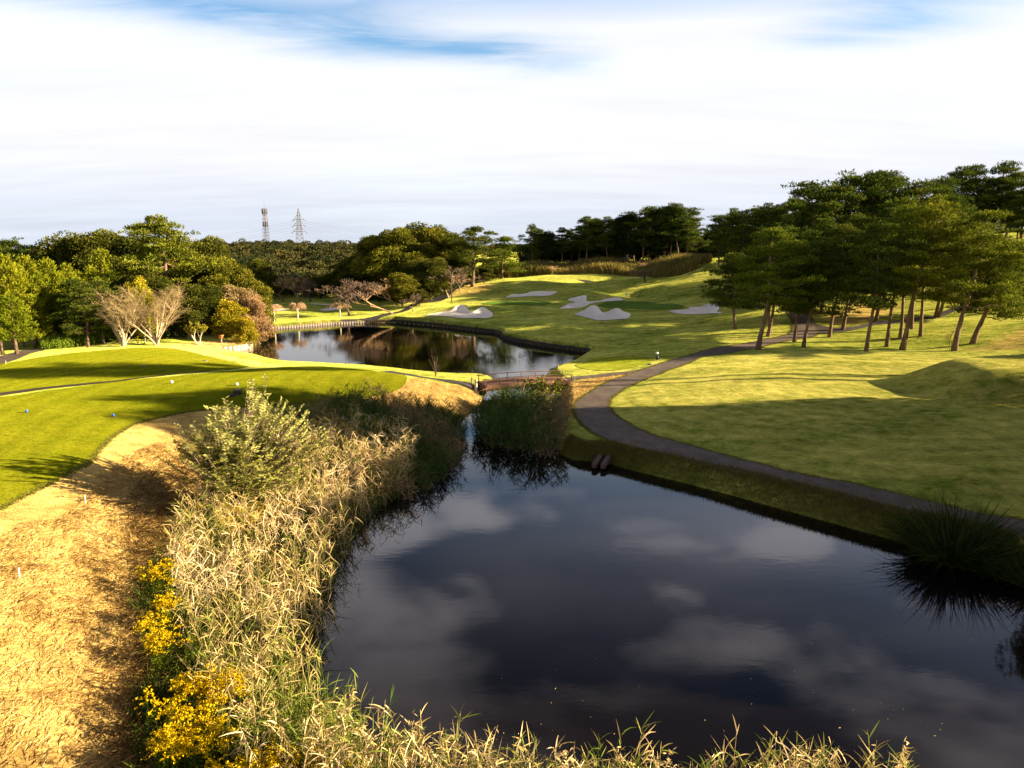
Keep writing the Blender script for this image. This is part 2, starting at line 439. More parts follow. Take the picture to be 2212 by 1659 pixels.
def H(x, y, flat=False):
    """final ground height"""
    x = np.atleast_1d(np.asarray(x, float)); y = np.atleast_1d(np.asarray(y, float))
    h = h_land(x, y)
    for mx, my, a, b, hh in MW:
        h = h + hh * np.exp(-((x - mx) / a) ** 2 - ((y - my) / b) ** 2)
    # raised lawn at the right edge with a steep left flank
    h = h + 2.3 * smoothstep((x - 33.5) / 8.5) * smoothstep((68 - y) / 3.0) * smoothstep((y - 53) / 6)
    r = np.hypot(x, y)
    far = np.clip((r - 60) / 80, 0, 1)
    h = h + far * (.16 * np.sin(x * .21 + 1.3) * np.cos(y * .17 + x * .05) + .10 * np.sin(x * .43 + y * .31) + .08 * np.sin(y * .6 - x * .12))
    h = h + .03 * np.sin(x * 1.1 + y * .4) * np.cos(y * .9) * np.clip((r - 14) / 20, 0, 1)
    for k, P in BUNK.items():
        lo, hi = P.min(0) - 4, P.max(0) + 4
        m = (x > lo[0]) & (x < hi[0]) & (y > lo[1]) & (y < hi[1])
        if not m.any():
            continue
        s = sdf(x[m], y[m], P)
        # back edge lifted, front edge low
        v = np.clip((y[m] - P[:, 1].min()) / (np.ptp(P[:, 1]) + 1e-6), 0, 1)
        dep = np.clip(-s / 1.6, 0, 1)
        dep = 1 - (1 - dep) ** 2
        lip = np.exp(-(np.clip(s, 0, None) / 1.1) ** 2) * (s > 0) + (s <= 0) * (1 - np.clip(-s / .45, 0, 1))
        big = 1.0 if k in 'ad' else .7
        h[m] = h[m] - dep * .34 * big * (1 - .3 * v) + lip * .26 * v * big
    # ponds
    sf = sdf(x, y, POND_FAR)
    sn = sdf(x, y, POND_NEAR)
    for s, wd in ((sf, .5 + 1.2 * np.clip((95 - y) / 12, 0, 1)), (sn, np.where(x < at_shore(y), 2.6, 1.35))):
        t = np.clip(np.abs(s) / wd, 0, 1)
        q = 1 - (1 - t) ** 2.2
        h = np.where(s >= 0, np.minimum(h, h * q + 0.02), np.minimum(h, -1.3 * np.clip(np.abs(s) / (wd + .5), 0, 1) ** .8))
    return h


def at_shore(y):
    return np.interp(y, [0, 16, 30, 45, 60, 70], [0, 0, 2, 2.5, 0, 0])


def smoothstep(t):
    t = np.clip(t, 0, 1)
    return t * t * (3 - 2 * t)


# ------------------------------------------------------------------ mesh helpers
def tag(o, label=None, cat=None, group=None, kind=None):
    if label: o['label'] = label
    if cat: o['category'] = cat
    if group: o['group'] = group
    if kind: o['kind'] = kind
    return o


class MB:
    """collects arrays of vertices and faces (with a per-vertex tone) and links them as one mesh"""
    def __init__(self):
        self.V, self.F, self.T, self.n = [], [], [], 0

    def add(self, V, F, tone=0.5):
        V = np.asarray(V, float).reshape(-1, 3)
        F = np.asarray(F, int)
        self.V.append(V)
        self.F.append(F + self.n)
        self.T.append(np.broadcast_to(np.asarray(tone, float), (len(V),)).copy())
        self.n += len(V)

    def tube(self, P, R, k=6, tone=.5, cap=True):
        P = np.asarray(P, float)
        m = len(P)
        R = np.broadcast_to(np.asarray(R, float), (m,))
        T = np.gradient(P, axis=0)
        T /= np.linalg.norm(T, axis=1)[:, None] + 1e-9
        ref = np.array([0.0, 0, 1]) if abs(T[0][2]) < .9 else np.array([1.0, 0, 0])
        A = np.cross(T, ref); A /= np.linalg.norm(A, axis=1)[:, None] + 1e-9
        B = np.cross(T, A)
        a = np.linspace(0, 2 * math.pi, k, endpoint=False)
        V = P[:, None, :] + R[:, None, None] * (np.cos(a)[None, :, None] * A[:, None, :] + np.sin(a)[None, :, None] * B[:, None, :])
        V = V.reshape(-1, 3)
        i = np.arange(m - 1)[:, None] * k
        j = np.arange(k)[None, :]
        F = np.stack([i + j, i + (j + 1) % k, i + k + (j + 1) % k, i + k + j], -1).reshape(-1, 4)
        self.add(V, F, tone)
        if cap and k > 3:
            self.F.append(np.array([[self.n - k + q for q in range(k)]]))
            self.F.append(np.array([[self.n - m * k + q for q in range(k)][::-1]]))

    def box(self, c, s, rz=0.0, tone=.5):
        x, y, z = np.array(s) / 2
        V = np.array([[-x, -y, -z], [x, -y, -z], [x, y, -z], [-x, y, -z], [-x, -y, z], [x, -y, z], [x, y, z], [-x, y, z]])
        R = np.array([[math.cos(rz), -math.sin(rz), 0], [math.sin(rz), math.cos(rz), 0], [0, 0, 1]])
        V = V @ R.T + np.array(c)
        self.add(V, [[0, 3, 2, 1], [4, 5, 6, 7], [0, 1, 5, 4], [1, 2, 6, 5], [2, 3, 7, 6], [3, 0, 4, 7]], tone)

    def leaves(self, C, D, L, W, tone, r=None):
        """diamond leaves: centre-base C, direction D, length L, width W"""
        r = r or rng
        C = np.asarray(C, float); D = np.asarray(D, float)
        n = len(C)
        D = D / (np.linalg.norm(D, axis=1)[:, None] + 1e-9)
        S = np.cross(D, r.normal(size=(n, 3)))
        S /= np.linalg.norm(S, axis=1)[:, None] + 1e-9
        L = np.broadcast_to(L, (n,))[:, None]; W = np.broadcast_to(W, (n,))[:, None]
        mid = C + D * L * .45
        V = np.stack([C, mid + S * W * .5, C + D * L, mid - S * W * .5], 1).reshape(-1, 3)
        F = np.arange(4 * n).reshape(-1, 4)
        self.add(V, F, np.repeat(np.broadcast_to(tone, (n,)), 4))

    def blades(self, C, D0, L, W, droop, tone, seg=3, r=None):
        """bent ribbons: base C, start direction D0, length L, width W, droop 0..1.5"""
        r = r or rng
        C = np.asarray(C, float); D = np.asarray(D0, float)
        n = len(C)
        D = D / (np.linalg.norm(D, axis=1)[:, None] + 1e-9)
        S = np.cross(D, r.normal(size=(n, 3)) * np.array([1, 1, .25]))
        S /= np.linalg.norm(S, axis=1)[:, None] + 1e-9
        L = np.broadcast_to(L, (n,)); W = np.broadcast_to(W, (n,)); droop = np.broadcast_to(droop, (n,))
        p = C.copy(); d = D.copy()
        rows = []
        for k in range(seg + 1):
            wk = W * (.55, 1.0, .8, .12)[min(k, 3)] if seg == 3 else W * (1 - k / (seg + .15)) ** .6
            rows.append(np.stack([p + S * wk[:, None] * .5, p - S * wk[:, None] * .5], 1))
            p = p + d * (L / seg)[:, None]
            d = d + np.array([0, 0, -1.0]) * droop[:, None]
            d /= np.linalg.norm(d, axis=1)[:, None] + 1e-9
        V = np.stack(rows, 1).reshape(n, -1, 3)
        m = V.shape[1]
        f = np.array([[2 * k, 2 * k + 1, 2 * k + 3, 2 * k + 2] for k in range(seg)])
        F = (np.arange(n)[:, None, None] * m + f[None]).reshape(-1, 4)
        self.add(V.reshape(-1, 3), F, np.repeat(np.broadcast_to(tone, (n,)), m))

    def mesh(self, name, mat, smooth=False):
        me = bpy.data.meshes.new(name)
        V = np.vstack(self.V)
        loops = np.concatenate([f.ravel() for f in self.F])
        tot = np.concatenate([np.full(len(f), f.shape[1]) for f in self.F])
        start = np.r_[0, np.cumsum(tot)[:-1]]
        me.vertices.add(len(V)); me.vertices.foreach_set('co', V.ravel())
        me.loops.add(len(loops)); me.loops.foreach_set('vertex_index', loops.astype(np.int32))
        me.polygons.add(len(tot)); me.polygons.foreach_set('loop_start', start.astype(np.int32))
        me.polygons.foreach_set('loop_total', tot.astype(np.int32))
        if smooth:
            me.polygons.foreach_set('use_smooth', np.ones(len(tot), bool))
        me.update(calc_edges=True)
        a = me.attributes.new('tone', 'FLOAT', 'POINT')
        a.data.foreach_set('value', np.concatenate(self.T).astype(np.float32))
        if isinstance(mat, (list, tuple)):
            for m in mat: me.materials.append(m)
        else:
            me.materials.append(mat)
        return me

    def build(self, name, mat, parent=None, smooth=False):
        o = bpy.data.objects.new(name, self.mesh(name, mat, smooth))
        COL.objects.link(o)
        if parent: o.parent = parent
        return o


def empty(name, loc, rz=0.0, scale=None):
    o = bpy.data.objects.new(name, None)
    o.empty_display_size = .3
    o.location = loc
    o.rotation_euler = (0, 0, rz)
    if scale: o.scale = scale
    COL.objects.link(o)
    return o


# ------------------------------------------------------------------ materials
def new_mat(name):
    m = bpy.data.materials.new(name)
    m.use_nodes = True
    t = NT(m.node_tree)
    t.n.clear()
    out = t.node('ShaderNodeOutputMaterial')
    return m, t, out


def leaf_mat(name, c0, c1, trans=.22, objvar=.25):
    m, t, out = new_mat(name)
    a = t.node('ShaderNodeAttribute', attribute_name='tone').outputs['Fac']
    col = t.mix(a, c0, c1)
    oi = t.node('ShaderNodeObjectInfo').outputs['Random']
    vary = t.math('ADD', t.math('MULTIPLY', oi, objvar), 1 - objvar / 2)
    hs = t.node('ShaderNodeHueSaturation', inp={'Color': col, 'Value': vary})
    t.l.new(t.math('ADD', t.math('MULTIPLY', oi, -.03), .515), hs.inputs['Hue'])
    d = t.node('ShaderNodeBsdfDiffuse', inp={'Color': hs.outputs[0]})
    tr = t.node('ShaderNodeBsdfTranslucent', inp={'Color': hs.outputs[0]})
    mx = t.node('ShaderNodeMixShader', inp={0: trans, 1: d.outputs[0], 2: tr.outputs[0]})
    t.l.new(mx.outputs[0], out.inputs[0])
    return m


def rough_mat(name, c0, c1, scale=3.0, rough=.9, bump=.3, stretch=(1, 1, 1), dist=.02, spec=.2):
    m, t, out = new_mat(name)
    co = t.node('ShaderNodeTexCoord').outputs['Object']
    v = t.mapping(co, scl=stretch)
    n = t.noise(v, scale, 5, .6)
    col = t.mix(t.ramp(n, [(.3, 0.0), (.7, 1.0)]), c0, c1)
    b = t.node('ShaderNodeBump', inp={'Strength': bump, 'Distance': dist, 'Height': t.noise(v, scale * 3, 4, .6)})
    p = t.node('ShaderNodeBsdfPrincipled', inp={'Base Color': col, 'Roughness': rough, 'Normal': b.outputs[0], 'Specular IOR Level': spec})
    t.l.new(p.outputs[0], out.inputs[0])
    return m


def grass_mat(name, lo, hi, dry_lo=None, dry_hi=None, fine=1.0, patch=.12, grain=.35, streak=None):
    """turf: patches, mottling and blade grain in the colour; 'dry' attribute swaps in straw colours"""
    m, t, out = new_mat(name)
    co = t.node('ShaderNodeTexCoord').outputs['Object']
    big = t.noise(t.mapping(co, rot=(0, 0, .3), scl=(.6, 1.3, 1)), patch, 5, .62, .8)
    mid = t.noise(co, .9 * fine, 4, .65, .3)
    small = t.noise(t.mapping(co, rot=(0, 0, .5), scl=(1.6, 1, 1)), 9 * fine, 3, .7)
    tiny = t.noise(co, 38 * fine, 2, .6)
    f = t.math('ADD', t.math('MULTIPLY', big, .55), t.math('MULTIPLY', mid, .45))
    col = t.mix(t.ramp(f, [(.36, 0.0), (.64, 1.0)]), lo, hi)
    m2 = t.noise(co, 3.4 * fine, 4, .7)
    col = t.mix(1.0, col, t.ramp(m2, [(.36, .74), (.64, 1.12)]), 'MULTIPLY')
    if dry_lo is not None:
        dcol = t.mix(t.ramp(t.math('ADD', t.math('MULTIPLY', mid, .6), t.math('MULTIPLY', small, .4)), [(.36, 0.0), (.62, 1.0)]), dry_lo, dry_hi)
        da = t.node('ShaderNodeAttribute', attribute_name='dry').outputs['Fac']
        fac = t.math('ADD', da, t.math('MULTIPLY', t.math('SUBTRACT', mid, .5), t.math('MULTIPLY', t.math('MULTIPLY', da, t.math('SUBTRACT', 1.0, da)), 5.0)), clamp=True)
        col = t.mix(fac, col, dcol)
    wv = t.node('ShaderNodeTexWave', inp={'Vector': t.mapping(co, loc=(-30, -62, 0)), 'Scale': .16, 'Distortion': 2.2, 'Detail': 2, 'Detail Scale': .5})
    wv.wave_type = 'RINGS'; wv.rings_direction = 'Z'
    col = t.mix(1.0, col, t.ramp(wv.outputs['Fac'], [(.2, .91), (.8, 1.04)]), 'MULTIPLY')
    g = t.math('ADD', t.math('MULTIPLY', small, .55), t.math('MULTIPLY', tiny, .45))
    col = t.mix(1.0, col, t.ramp(g, [(.32, 1 - grain), (.68, 1 + grain * .0 + .0)]), 'MULTIPLY')
    bmp = t.node('ShaderNodeBump', inp={'Strength': .8, 'Distance': .05, 'Height': g})
    b2 = t.node('ShaderNodeBump', inp={'Strength': .5, 'Distance': .25, 'Height': mid, 'Normal': bmp.outputs[0]})
    d = t.node('ShaderNodeBsdfDiffuse', inp={'Color': col, 'Roughness': 1.0, 'Normal': b2.outputs[0]})
    sh = t.node('ShaderNodeBsdfSheen', inp={'Color': col, 'Roughness': .45, 'Normal': b2.outputs[0]})
    ad = t.node('ShaderNodeAddShader', inp={0: d.outputs[0], 1: sh.outputs[0]})
    t.l.new(ad.outputs[0], out.inputs[0])
    return m


M = {}
M['ground'] = grass_mat('ground_grass', (.100, .145, .013), (.44, .42, .088), (.17, .10, .028), (.52, .36, .12))  # dark straw end lowered to deepen the shadow band by the reeds
M['tee'] = grass_mat('tee_grass', (.085, .105, .003), (.155, .152, .008), fine=1.6, grain=.24, patch=.09)
M['tee_sunlit'] = grass_mat('sunlit_tee_grass', (.15, .18, .010), (.26, .27, .03), fine=1.4, grain=.2)  # brighter copy of the tee grass, sunlight put into its colour
M['green'] = grass_mat('green_grass', (.065, .115, .018), (.10, .15, .026), fine=1.5, grain=.12)
M['sand'] = rough_mat('bunker_sand', (.82, .70, .55), (.95, .86, .72), 1.2, .95, .6, dist=.05)
M['asphalt'] = rough_mat('asphalt', (.085, .064, .050), (.155, .118, .090), 1.1, .85, .4, stretch=(1, 1, 1), dist=.01)
M['gap_earth'] = rough_mat('dark_earth', (.030, .020, .012), (.07, .045, .022), 1.5, .95, .4)
M['asphalt_dark'] = rough_mat('dark_asphalt', (.035, .03, .03), (.06, .05, .05), 1.5, .85, .4)
M['bark_pine'] = rough_mat('pine_bark', (.07, .050, .038), (.24, .15, .095), 3.0, .95, .9, stretch=(1, 1, .3), dist=.06)
M['bark_grey'] = rough_mat('grey_bark', (.20, .14, .10), (.38, .28, .20), 3.0, .95, .8, stretch=(1, 1, .3), dist=.05)
M['bark_dark'] = rough_mat('dark_bark', (.07, .045, .035), (.16, .10, .08), 3.0, .95, .8, stretch=(1, 1, .3), dist=.05)
M['twig_pale'] = rough_mat('pale_twig', (.25, .18, .08), (.40, .30, .145), 2.0, .9, .4)
M['twig_red'] = rough_mat('reddish_twig', (.10, .068, .05), (.18, .125, .09), 2.0, .9, .4)
M['twig_buff'] = rough_mat('buff_twig', (.32, .19, .10), (.50, .33, .19), 2.0, .9, .4)
M['white_bark'] = rough_mat('white_bark', (.50, .42, .32), (.75, .66, .52), 2.5, .9, .5, stretch=(1, 1, .4))
M['pine'] = leaf_mat('pine_needles', (.010, .024, .006), (.125, .155, .020))  # dark end set for shade inside the crowns, light end for lit tips
M['pine_lit'] = leaf_mat('sunlit_pine_needles', (.018, .036, .006), (.21, .235, .022))  # sunlit copy of the pine needles, light put into the colour
M['cedar'] = leaf_mat('cedar_needles', (.055, .080, .006), (.24, .26, .014))
M['broad'] = leaf_mat('broad_leaves', (.018, .028, .006), (.125, .130, .018), objvar=.4)
M['broad_olive'] = leaf_mat('olive_leaves', (.035, .045, .006), (.21, .20, .022), objvar=.35)
M['yellow'] = leaf_mat('yellow_leaves', (.10, .12, .008), (.42, .34, .02))
M['brownleaf'] = leaf_mat('brown_leaves', (.16, .10, .04), (.40, .28, .13))
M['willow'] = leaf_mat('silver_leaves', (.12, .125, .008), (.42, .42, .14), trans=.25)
M['hedge'] = leaf_mat('hedge_leaves', (.06, .10, .012), (.20, .25, .02))
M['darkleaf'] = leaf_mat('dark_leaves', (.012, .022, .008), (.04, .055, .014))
M['wood_far'] = leaf_mat('far_leaves', (.030, .040, .016), (.10, .085, .028), trans=.15)
M['tallgrass'] = leaf_mat('tall_grass_blades', (.09, .09, .02), (.28, .22, .06))
M['bridge'] = rough_mat('bridge_wood', (.09, .045, .030), (.17, .085, .055), 2.0, .7, .4)
M['bridge_dark'] = rough_mat('bridge_deck', (.10, .04, .03), (.17, .08, .05), 2.0, .85, .4)
M['dark_wood'] = rough_mat('dark_timber', (.02, .015, .012), (.06, .045, .03), 2.5, .9, .8, stretch=(1, 1, .4))
M['stone'] = rough_mat('pale_stone', (.34, .25, .17), (.55, .43, .32), 1.5, .9, .7)
M['concrete'] = rough_mat('concrete', (.13, .11, .10), (.24, .20, .17), 3.0, .9, .5)
M['white'] = rough_mat('white_paint', (.72, .70, .66), (.82, .80, .76), 4.0, .5, .1)
M['blue'] = rough_mat('blue_paint', (.02, .10, .50), (.04, .16, .62), 4.0, .35, .1, spec=.5)
M['steel'] = rough_mat('galvanised_steel', (.10, .09, .095), (.16, .145, .15), 1.0, .6, .1)
M['steel_red'] = rough_mat('red_steel', (.20, .10, .09), (.28, .15, .13), 1.0, .6, .1)
M['orange'] = rough_mat('orange_paint', (.45, .16, .05), (.55, .22, .08), 4.0, .6, .1)
M['black'] = rough_mat('black_plastic', (.02, .02, .02), (.04, .04, .04), 4.0, .5, .1)


def tone_mat(name, stops, trans=.25):
    m, t, out = new_mat(name)
    a = t.node('ShaderNodeAttribute', attribute_name='tone').outputs['Fac']
    col = t.ramp(a, stops)
    d = t.node('ShaderNodeBsdfDiffuse', inp={'Color': col})
    tr = t.node('ShaderNodeBsdfTranslucent', inp={'Color': col})
    mx = t.node('ShaderNodeMixShader', inp={0: trans, 1: d.outputs[0], 2: tr.outputs[0]})
    t.l.new(mx.outputs[0], out.inputs[0])
    return m


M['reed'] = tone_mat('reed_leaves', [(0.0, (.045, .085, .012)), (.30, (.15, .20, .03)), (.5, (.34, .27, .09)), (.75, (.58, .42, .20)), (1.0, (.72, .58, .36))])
M['reed_shade'] = tone_mat('shaded_green_reed_leaves', [(0.0, (.035, .07, .015)), (.45, (.10, .13, .035)), (.7, (.22, .14, .07)), (1.0, (.38, .25, .14))])  # greener reeds, their shade put into darker stops
M['straw'] = tone_mat('straw', [(0.0, (.09, .05, .018)), (.4, (.36, .22, .065)), (.8, (.62, .44, .17)), (1.0, (.78, .62, .32))])
M['goldenrod'] = tone_mat('goldenrod', [(0.0, (.05, .08, .008)), (.45, (.14, .17, .01)), (.55, (.42, .27, .006)), (1.0, (.72, .52, .01))])


def water_mat(name, rip, sc):
    m, t, out = new_mat(name)
    co = t.node('ShaderNodeTexCoord').outputs['Object']
    n1 = t.noise(t.mapping(co, scl=(1, 2.2, 1)), 1.1 * sc, 3, .55)
    n2 = t.noise(t.mapping(co, scl=(1, 1.8, 1)), 5.0 * sc, 2, .5)
    patch = t.ramp(t.noise(co, .09, 3, .5), [(.40, .25), (.62, 1.0)])
    hgt = t.math('MULTIPLY', t.math('ADD', n1, t.math('MULTIPLY', n2, .25)), patch)
    b = t.node('ShaderNodeBump', inp={'Strength': rip, 'Distance': .02, 'Height': hgt})
    p = t.node('ShaderNodeBsdfPrincipled', inp={'Base Color': (.004, .003, .003, 1), 'Roughness': .035, 'IOR': 1.33, 'Normal': b.outputs[0]})
    t.l.new(p.outputs[0], out.inputs[0])
    return m


M['water_near'] = water_mat('pond_water', .10, 1.0)
M['water_far'] = water_mat('far_pond_water', .35, .8)

# ------------------------------------------------------------------ build ground
def rings():
    r = [6.0]
    while r[-1] < 330:
        r.append(r[-1] + max(.14, r[-1] * .0062))
    while r[-1] < 3500:
        r.append(r[-1] * 1.05)
    return np.array(r)


RR = rings()
AA = np.radians(np.concatenate([np.arange(-180, -43, 4.0), np.arange(-43, 43, .082), np.arange(43, 180.01, 4.0)]))
gx = RR[:, None] * np.sin(AA)[None, :]
gy = RR[:, None] * np.cos(AA)[None, :]
GH = H(gx.ravel(), gy.ravel())
gxf, gyf = gx.ravel(), gy.ravel()
for P in (TEE_FRONT, TEE_BACK, TEE_R, GREEN_1, GREEN_2, PM, PS, P_WOOD, P_BRIDGE, P_LEFT, P_FAR, P_FARTHER, *BUNK.values()):
    lo, hi = P.min(0), P.max(0)
    m = (gxf > lo[0]) & (gxf < hi[0]) & (gyf > lo[1]) & (gyf < hi[1])
    s = sdf(gxf[m], gyf[m], P)
    rr = np.hypot(gxf[m], gyf[m])
    GH[m] -= .09 * np.clip(-s / np.maximum(.15, rr * .004), 0, 1)
dryv = np.zeros(gxf.size)
for i, P in enumerate(DRY):
    lo, hi = P.min(0) - 3, P.max(0) + 3
    m = (gxf > lo[0]) & (gxf < hi[0]) & (gyf > lo[1]) & (gyf < hi[1])
    s = sdf(gxf[m], gyf[m], P)
    wd = .5 if i < 4 else 1.6
    if i == 5: wd = 2.5
    dryv[m] = np.maximum(dryv[m], smoothstep(.5 - s / (2 * wd)) * (1.0 if i < 4 else .16 if i == 5 else .75))
nr, na = gx.shape
ii = np.arange(nr - 1)[:, None] * na
jj = np.arange(na - 1)[None, :]
gF = np.stack([ii + jj, ii + na + jj, ii + na + jj + 1, ii + jj + 1], -1).reshape(-1, 4)
gb = MB()
gb.add(np.c_[gxf, gyf, GH], gF)
# small disc under the camera
c0 = np.array([[0, 0, float(H(0, 0)[0])]])
gb.add(np.vstack([c0, np.c_[gx[0], gy[0], GH[:na]]]), np.array([[0, 1 + j, 2 + j] for j in range(na - 1)]))
ground = gb.build('ground', M['ground'], smooth=True)
a = ground.data.attributes.new('dry', 'FLOAT', 'POINT')
a.data.foreach_set('value', np.r_[dryv, np.ones(na + 1) * .8].astype(np.float32))
tag(ground, kind='structure')


def drape(name, P, spacing, off, mat, dz=None):
    """a sheet with a clean outline laid on the ground"""
    L = np.hypot(*np.diff(np.vstack([P, P[:1]]), axis=0).T).sum()
    B = even(np.vstack([P, P[:1]]), int(L / spacing) + 8)[:-1]
    lo, hi = P.min(0), P.max(0)
    X, Y = np.meshgrid(np.arange(lo[0], hi[0], spacing), np.arange(lo[1], hi[1], spacing))
    X = X.ravel() + rng.uniform(-.1, .1, X.size) * spacing; Y = Y.ravel() + rng.uniform(-.1, .1, Y.size) * spacing
    k = sdf(X, Y, P) < -spacing * .4
    pts = [Vector(p) for p in B] + [Vector(p) for p in np.c_[X[k], Y[k]]]
    nb = len(B)
    v, e, f, *_ = delaunay_2d_cdt(pts, [(i, (i + 1) % nb) for i in range(nb)], [], 1, 1e-5)
    V = np.array([(p.x, p.y) for p in v])
    tri = np.array([q for q in f if len(q) == 3])
    cen = V[tri].mean(1)
    tri = tri[sdf(cen[:, 0], cen[:, 1], P) < 0]
    a2 = (V[tri[:, 1], 0] - V[tri[:, 0], 0]) * (V[tri[:, 2], 1] - V[tri[:, 0], 1]) - (V[tri[:, 1], 1] - V[tri[:, 0], 1]) * (V[tri[:, 2], 0] - V[tri[:, 0], 0])
    tri = np.where(a2[:, None] > 0, tri, tri[:, ::-1])
    z = H(V[:, 0], V[:, 1]) + off
    b = MB(); b.add(np.c_[V, z], tri)
    o = b.build(name, mat, smooth=True)
    tag(o, kind='structure')
    return o


drape('tee_ground', TEE_FRONT, .7, .03, M['tee'])
drape('tee_ground', TEE_BACK, .8, .03, M['tee'])
drape('tee_ground', TEE_R, .7, .03, M['tee_sunlit'])
drape('putting_green', GREEN_1, 1.0, .05, M['green'])
drape('putting_green', GREEN_2, 1.0, .05, M['green'])
for k, P in BUNK.items():
    drape('bunker_sand', P, .6, .045, M['sand'])
drape('cart_path', PM, .5, .035, M['asphalt'])
drape('cart_path', PS, .5, .028, M['asphalt'])
drape('cart_path', P_WOOD, .8, .028, M['asphalt_dark'])
drape('cart_path', P_BRIDGE, .5, .035, M['asphalt_dark'])
drape('cart_path', P_LEFT, .8, .03, M['asphalt'])
drape('path', P_GAP, .6, .05, M['gap_earth'])
drape('cart_path', P_FAR, 1.0, .04, M['asphalt_dark'])
drape('cart_path', P_FARTHER, 1.0, .06, M['asphalt_dark'])

# water sheets
for nm, P, mt, z in (('pond_water', POND_NEAR, 'water_near', 0.0), ('pond_water', POND_FAR, 'water_far', 0.003)):
    lo, hi = P.min(0) - 2.5, P.max(0) + 2.5
    b = MB()
    if nm and mt == 'water_near':
        hi[1] = 64.0
    else:
        lo[1] = 64.0
    b.add([[lo[0], lo[1], z], [hi[0], lo[1], z], [hi[0], hi[1], z], [lo[0], hi[1], z]], [[0, 1, 2, 3]])
    o = b.build(nm, M[mt])
    tag(o, kind='structure')


def hz(x, y):
    return float(H(x, y)[0])


# ------------------------------------------------------------------ retaining edges of the far pond
def edge_wall(name, pxs, top, thick, mat, label, pitch=.35, jit=.05):
    P = even(np.array([at_z(px, py, 0) for px, py in pxs]), 200) if False else np.array([at_z(px, py, 0) for px, py in pxs])
    L = np.hypot(*np.diff(P, axis=0).T).sum()
    n = int(L / pitch)
    Q = even(P, n)
    T = np.gradient(Q, axis=0); T /= np.linalg.norm(T, axis=1)[:, None]
    b = MB()
    r = np.random.default_rng(3)
    for q, t in zip(Q, T):
        hh = top + r.uniform(-jit, jit)
        b.box((q[0], q[1], hh / 2 - .25), (pitch * .96, thick, hh + .5), math.atan2(t[1], t[0]), r.uniform(0, 1))
    o = b.build(name, mat)
    tag(o, label, 'retaining wall')
    return o


edge_wall('retaining_wall', [(794, 698), (854, 697), (937, 704), (1020, 714), (1066, 719), (1082, 724), (1088, 732), (1120, 740), (1187, 751), (1237, 757), (1268, 761), (1281, 766)], .62, .20, M['dark_wood'],
          'dark timber retaining wall along the far edge of the back pond')
edge_wall('retaining_wall', [(549, 713), (590, 711), (657, 706), (720, 701), (790, 698)], .42, .2, M['concrete'], 'low weathered edging below the three small weeping trees', .5, .03)
edge_wall('retaining_wall', [(1280, 767), (1270, 771), (1230, 790), (1190, 802)], .30, .2, M['stone'], 'low pale edging beside the small round tee by the back pond', .5, .02)
edge_wall('retaining_wall', [(476, 763), (505, 760.5), (528, 757), (541, 752), (545, 746), (543, 741), (535, 738)], .85, .25, M['stone'], 'curved pale stone wall round the tip of the grassy peninsula', .6, .02)

# ------------------------------------------------------------------ bridge
A_, B_ = np.array([-3.1, 67.9]), np.array([5.7, 70.6])
bl = np.linalg.norm(B_ - A_)
bt = (B_ - A_) / bl
bn = np.array([-bt[1], bt[0]])
BZ = 1.10
bridge = empty('footbridge', (*((A_ + B_) / 2), BZ), 0)
tag(bridge, 'low arched red-brown footbridge crossing the channel between the two ponds', 'footbridge')


def bp(u, v, z=0):
    """u along 0..1, v across -1..1 (half width 1.15), z above the arched deck; local to bridge"""
    p = A_ + bt * bl * u + bn * 1.15 * v - (A_ + B_) / 2
    return np.array([p[0], p[1], .14 * math.sin(math.pi * np.clip(u, 0, 1)) + z])


def strip(b, v0, v1, z0, z1, u0=0.0, u1=1.0, n=24):
    us = np.linspace(u0, u1, n)
    V = []
    for u in us:
        V += [bp(u, v0, z0), bp(u, v1, z0), bp(u, v1, z1), bp(u, v0, z1)]
    F = []
    for i in range(n - 1):
        k = 4 * i
        for a_, b_ in ((0, 1), (1, 2), (2, 3), (3, 0)):
            F.append([k + a_, k + 4 + a_, k + 4 + b_, k + b_])
    F += [[0, 1, 2, 3], [4 * n - 1, 4 * n - 2, 4 * n - 3, 4 * n - 4]]
    b.add(V, F)


b = MB(); strip(b, -.90, .90, -.12, 0.0); b.build('deck', M['bridge_dark'], bridge)
for v in (-1, 1):
    b = MB(); strip(b, v * 1.0 - .09, v * 1.0 + .09, -.42, .16); b.build('girder', M['bridge'], bridge)
for v in (-1, 1):
    b = MB()
    strip(b, v * 1.06 - .035, v * 1.06 + .035, .70, .77)
    rail = b.build('handrail', M['bridge'], bridge)
    for u in np.linspace(.02, .98, 7):
        b = MB(); p = bp(u, v * 1.06, .16); b.box((p[0], p[1], p[2] + .27), (.08, .08, .56), math.atan2(bt[1], bt[0])); b.build('post', M['bridge'], bridge)
for u in (.27, .62, .9):
    b = MB()
    for v in (-.8, .8):
        p = bp(u, v, -.4); b.box((p[0], p[1], -.9), (.28, .28, 1.7), .3)
    p = bp(u, 0, -.4); b.box((p[0], p[1], p[2] - .12), (.25, 2.0, .2), math.atan2(bt[1], bt[0]))
    b.build('pier', M['dark_wood'], bridge)
# weathered gate post and short rail at the bridge head
def post(name, loc, w_, h_, mat, label, cat, grp=None, cap=None):
    b = MB()
    V = []
    k = 8
    a = np.linspace(0, 2 * math.pi, k, endpoint=False)
    prof = [(w_ * .5, -.15), (w_ * .5, h_ * .92), (w_ * .42, h_), (0.001, h_ + w_ * .1)]
    for r_, z_ in prof:
        V += [[loc[0] + r_ * math.cos(t), loc[1] + r_ * math.sin(t), loc[2] + z_] for t in a]
    F = [[i * k + j, i * k + (j + 1) % k, (i + 1) * k + (j + 1) % k, (i + 1) * k + j] for i in range(3) for j in range(k)]
    b.add(V, F)
    o = b.build(name, mat)
    return tag(o, label, cat, grp)


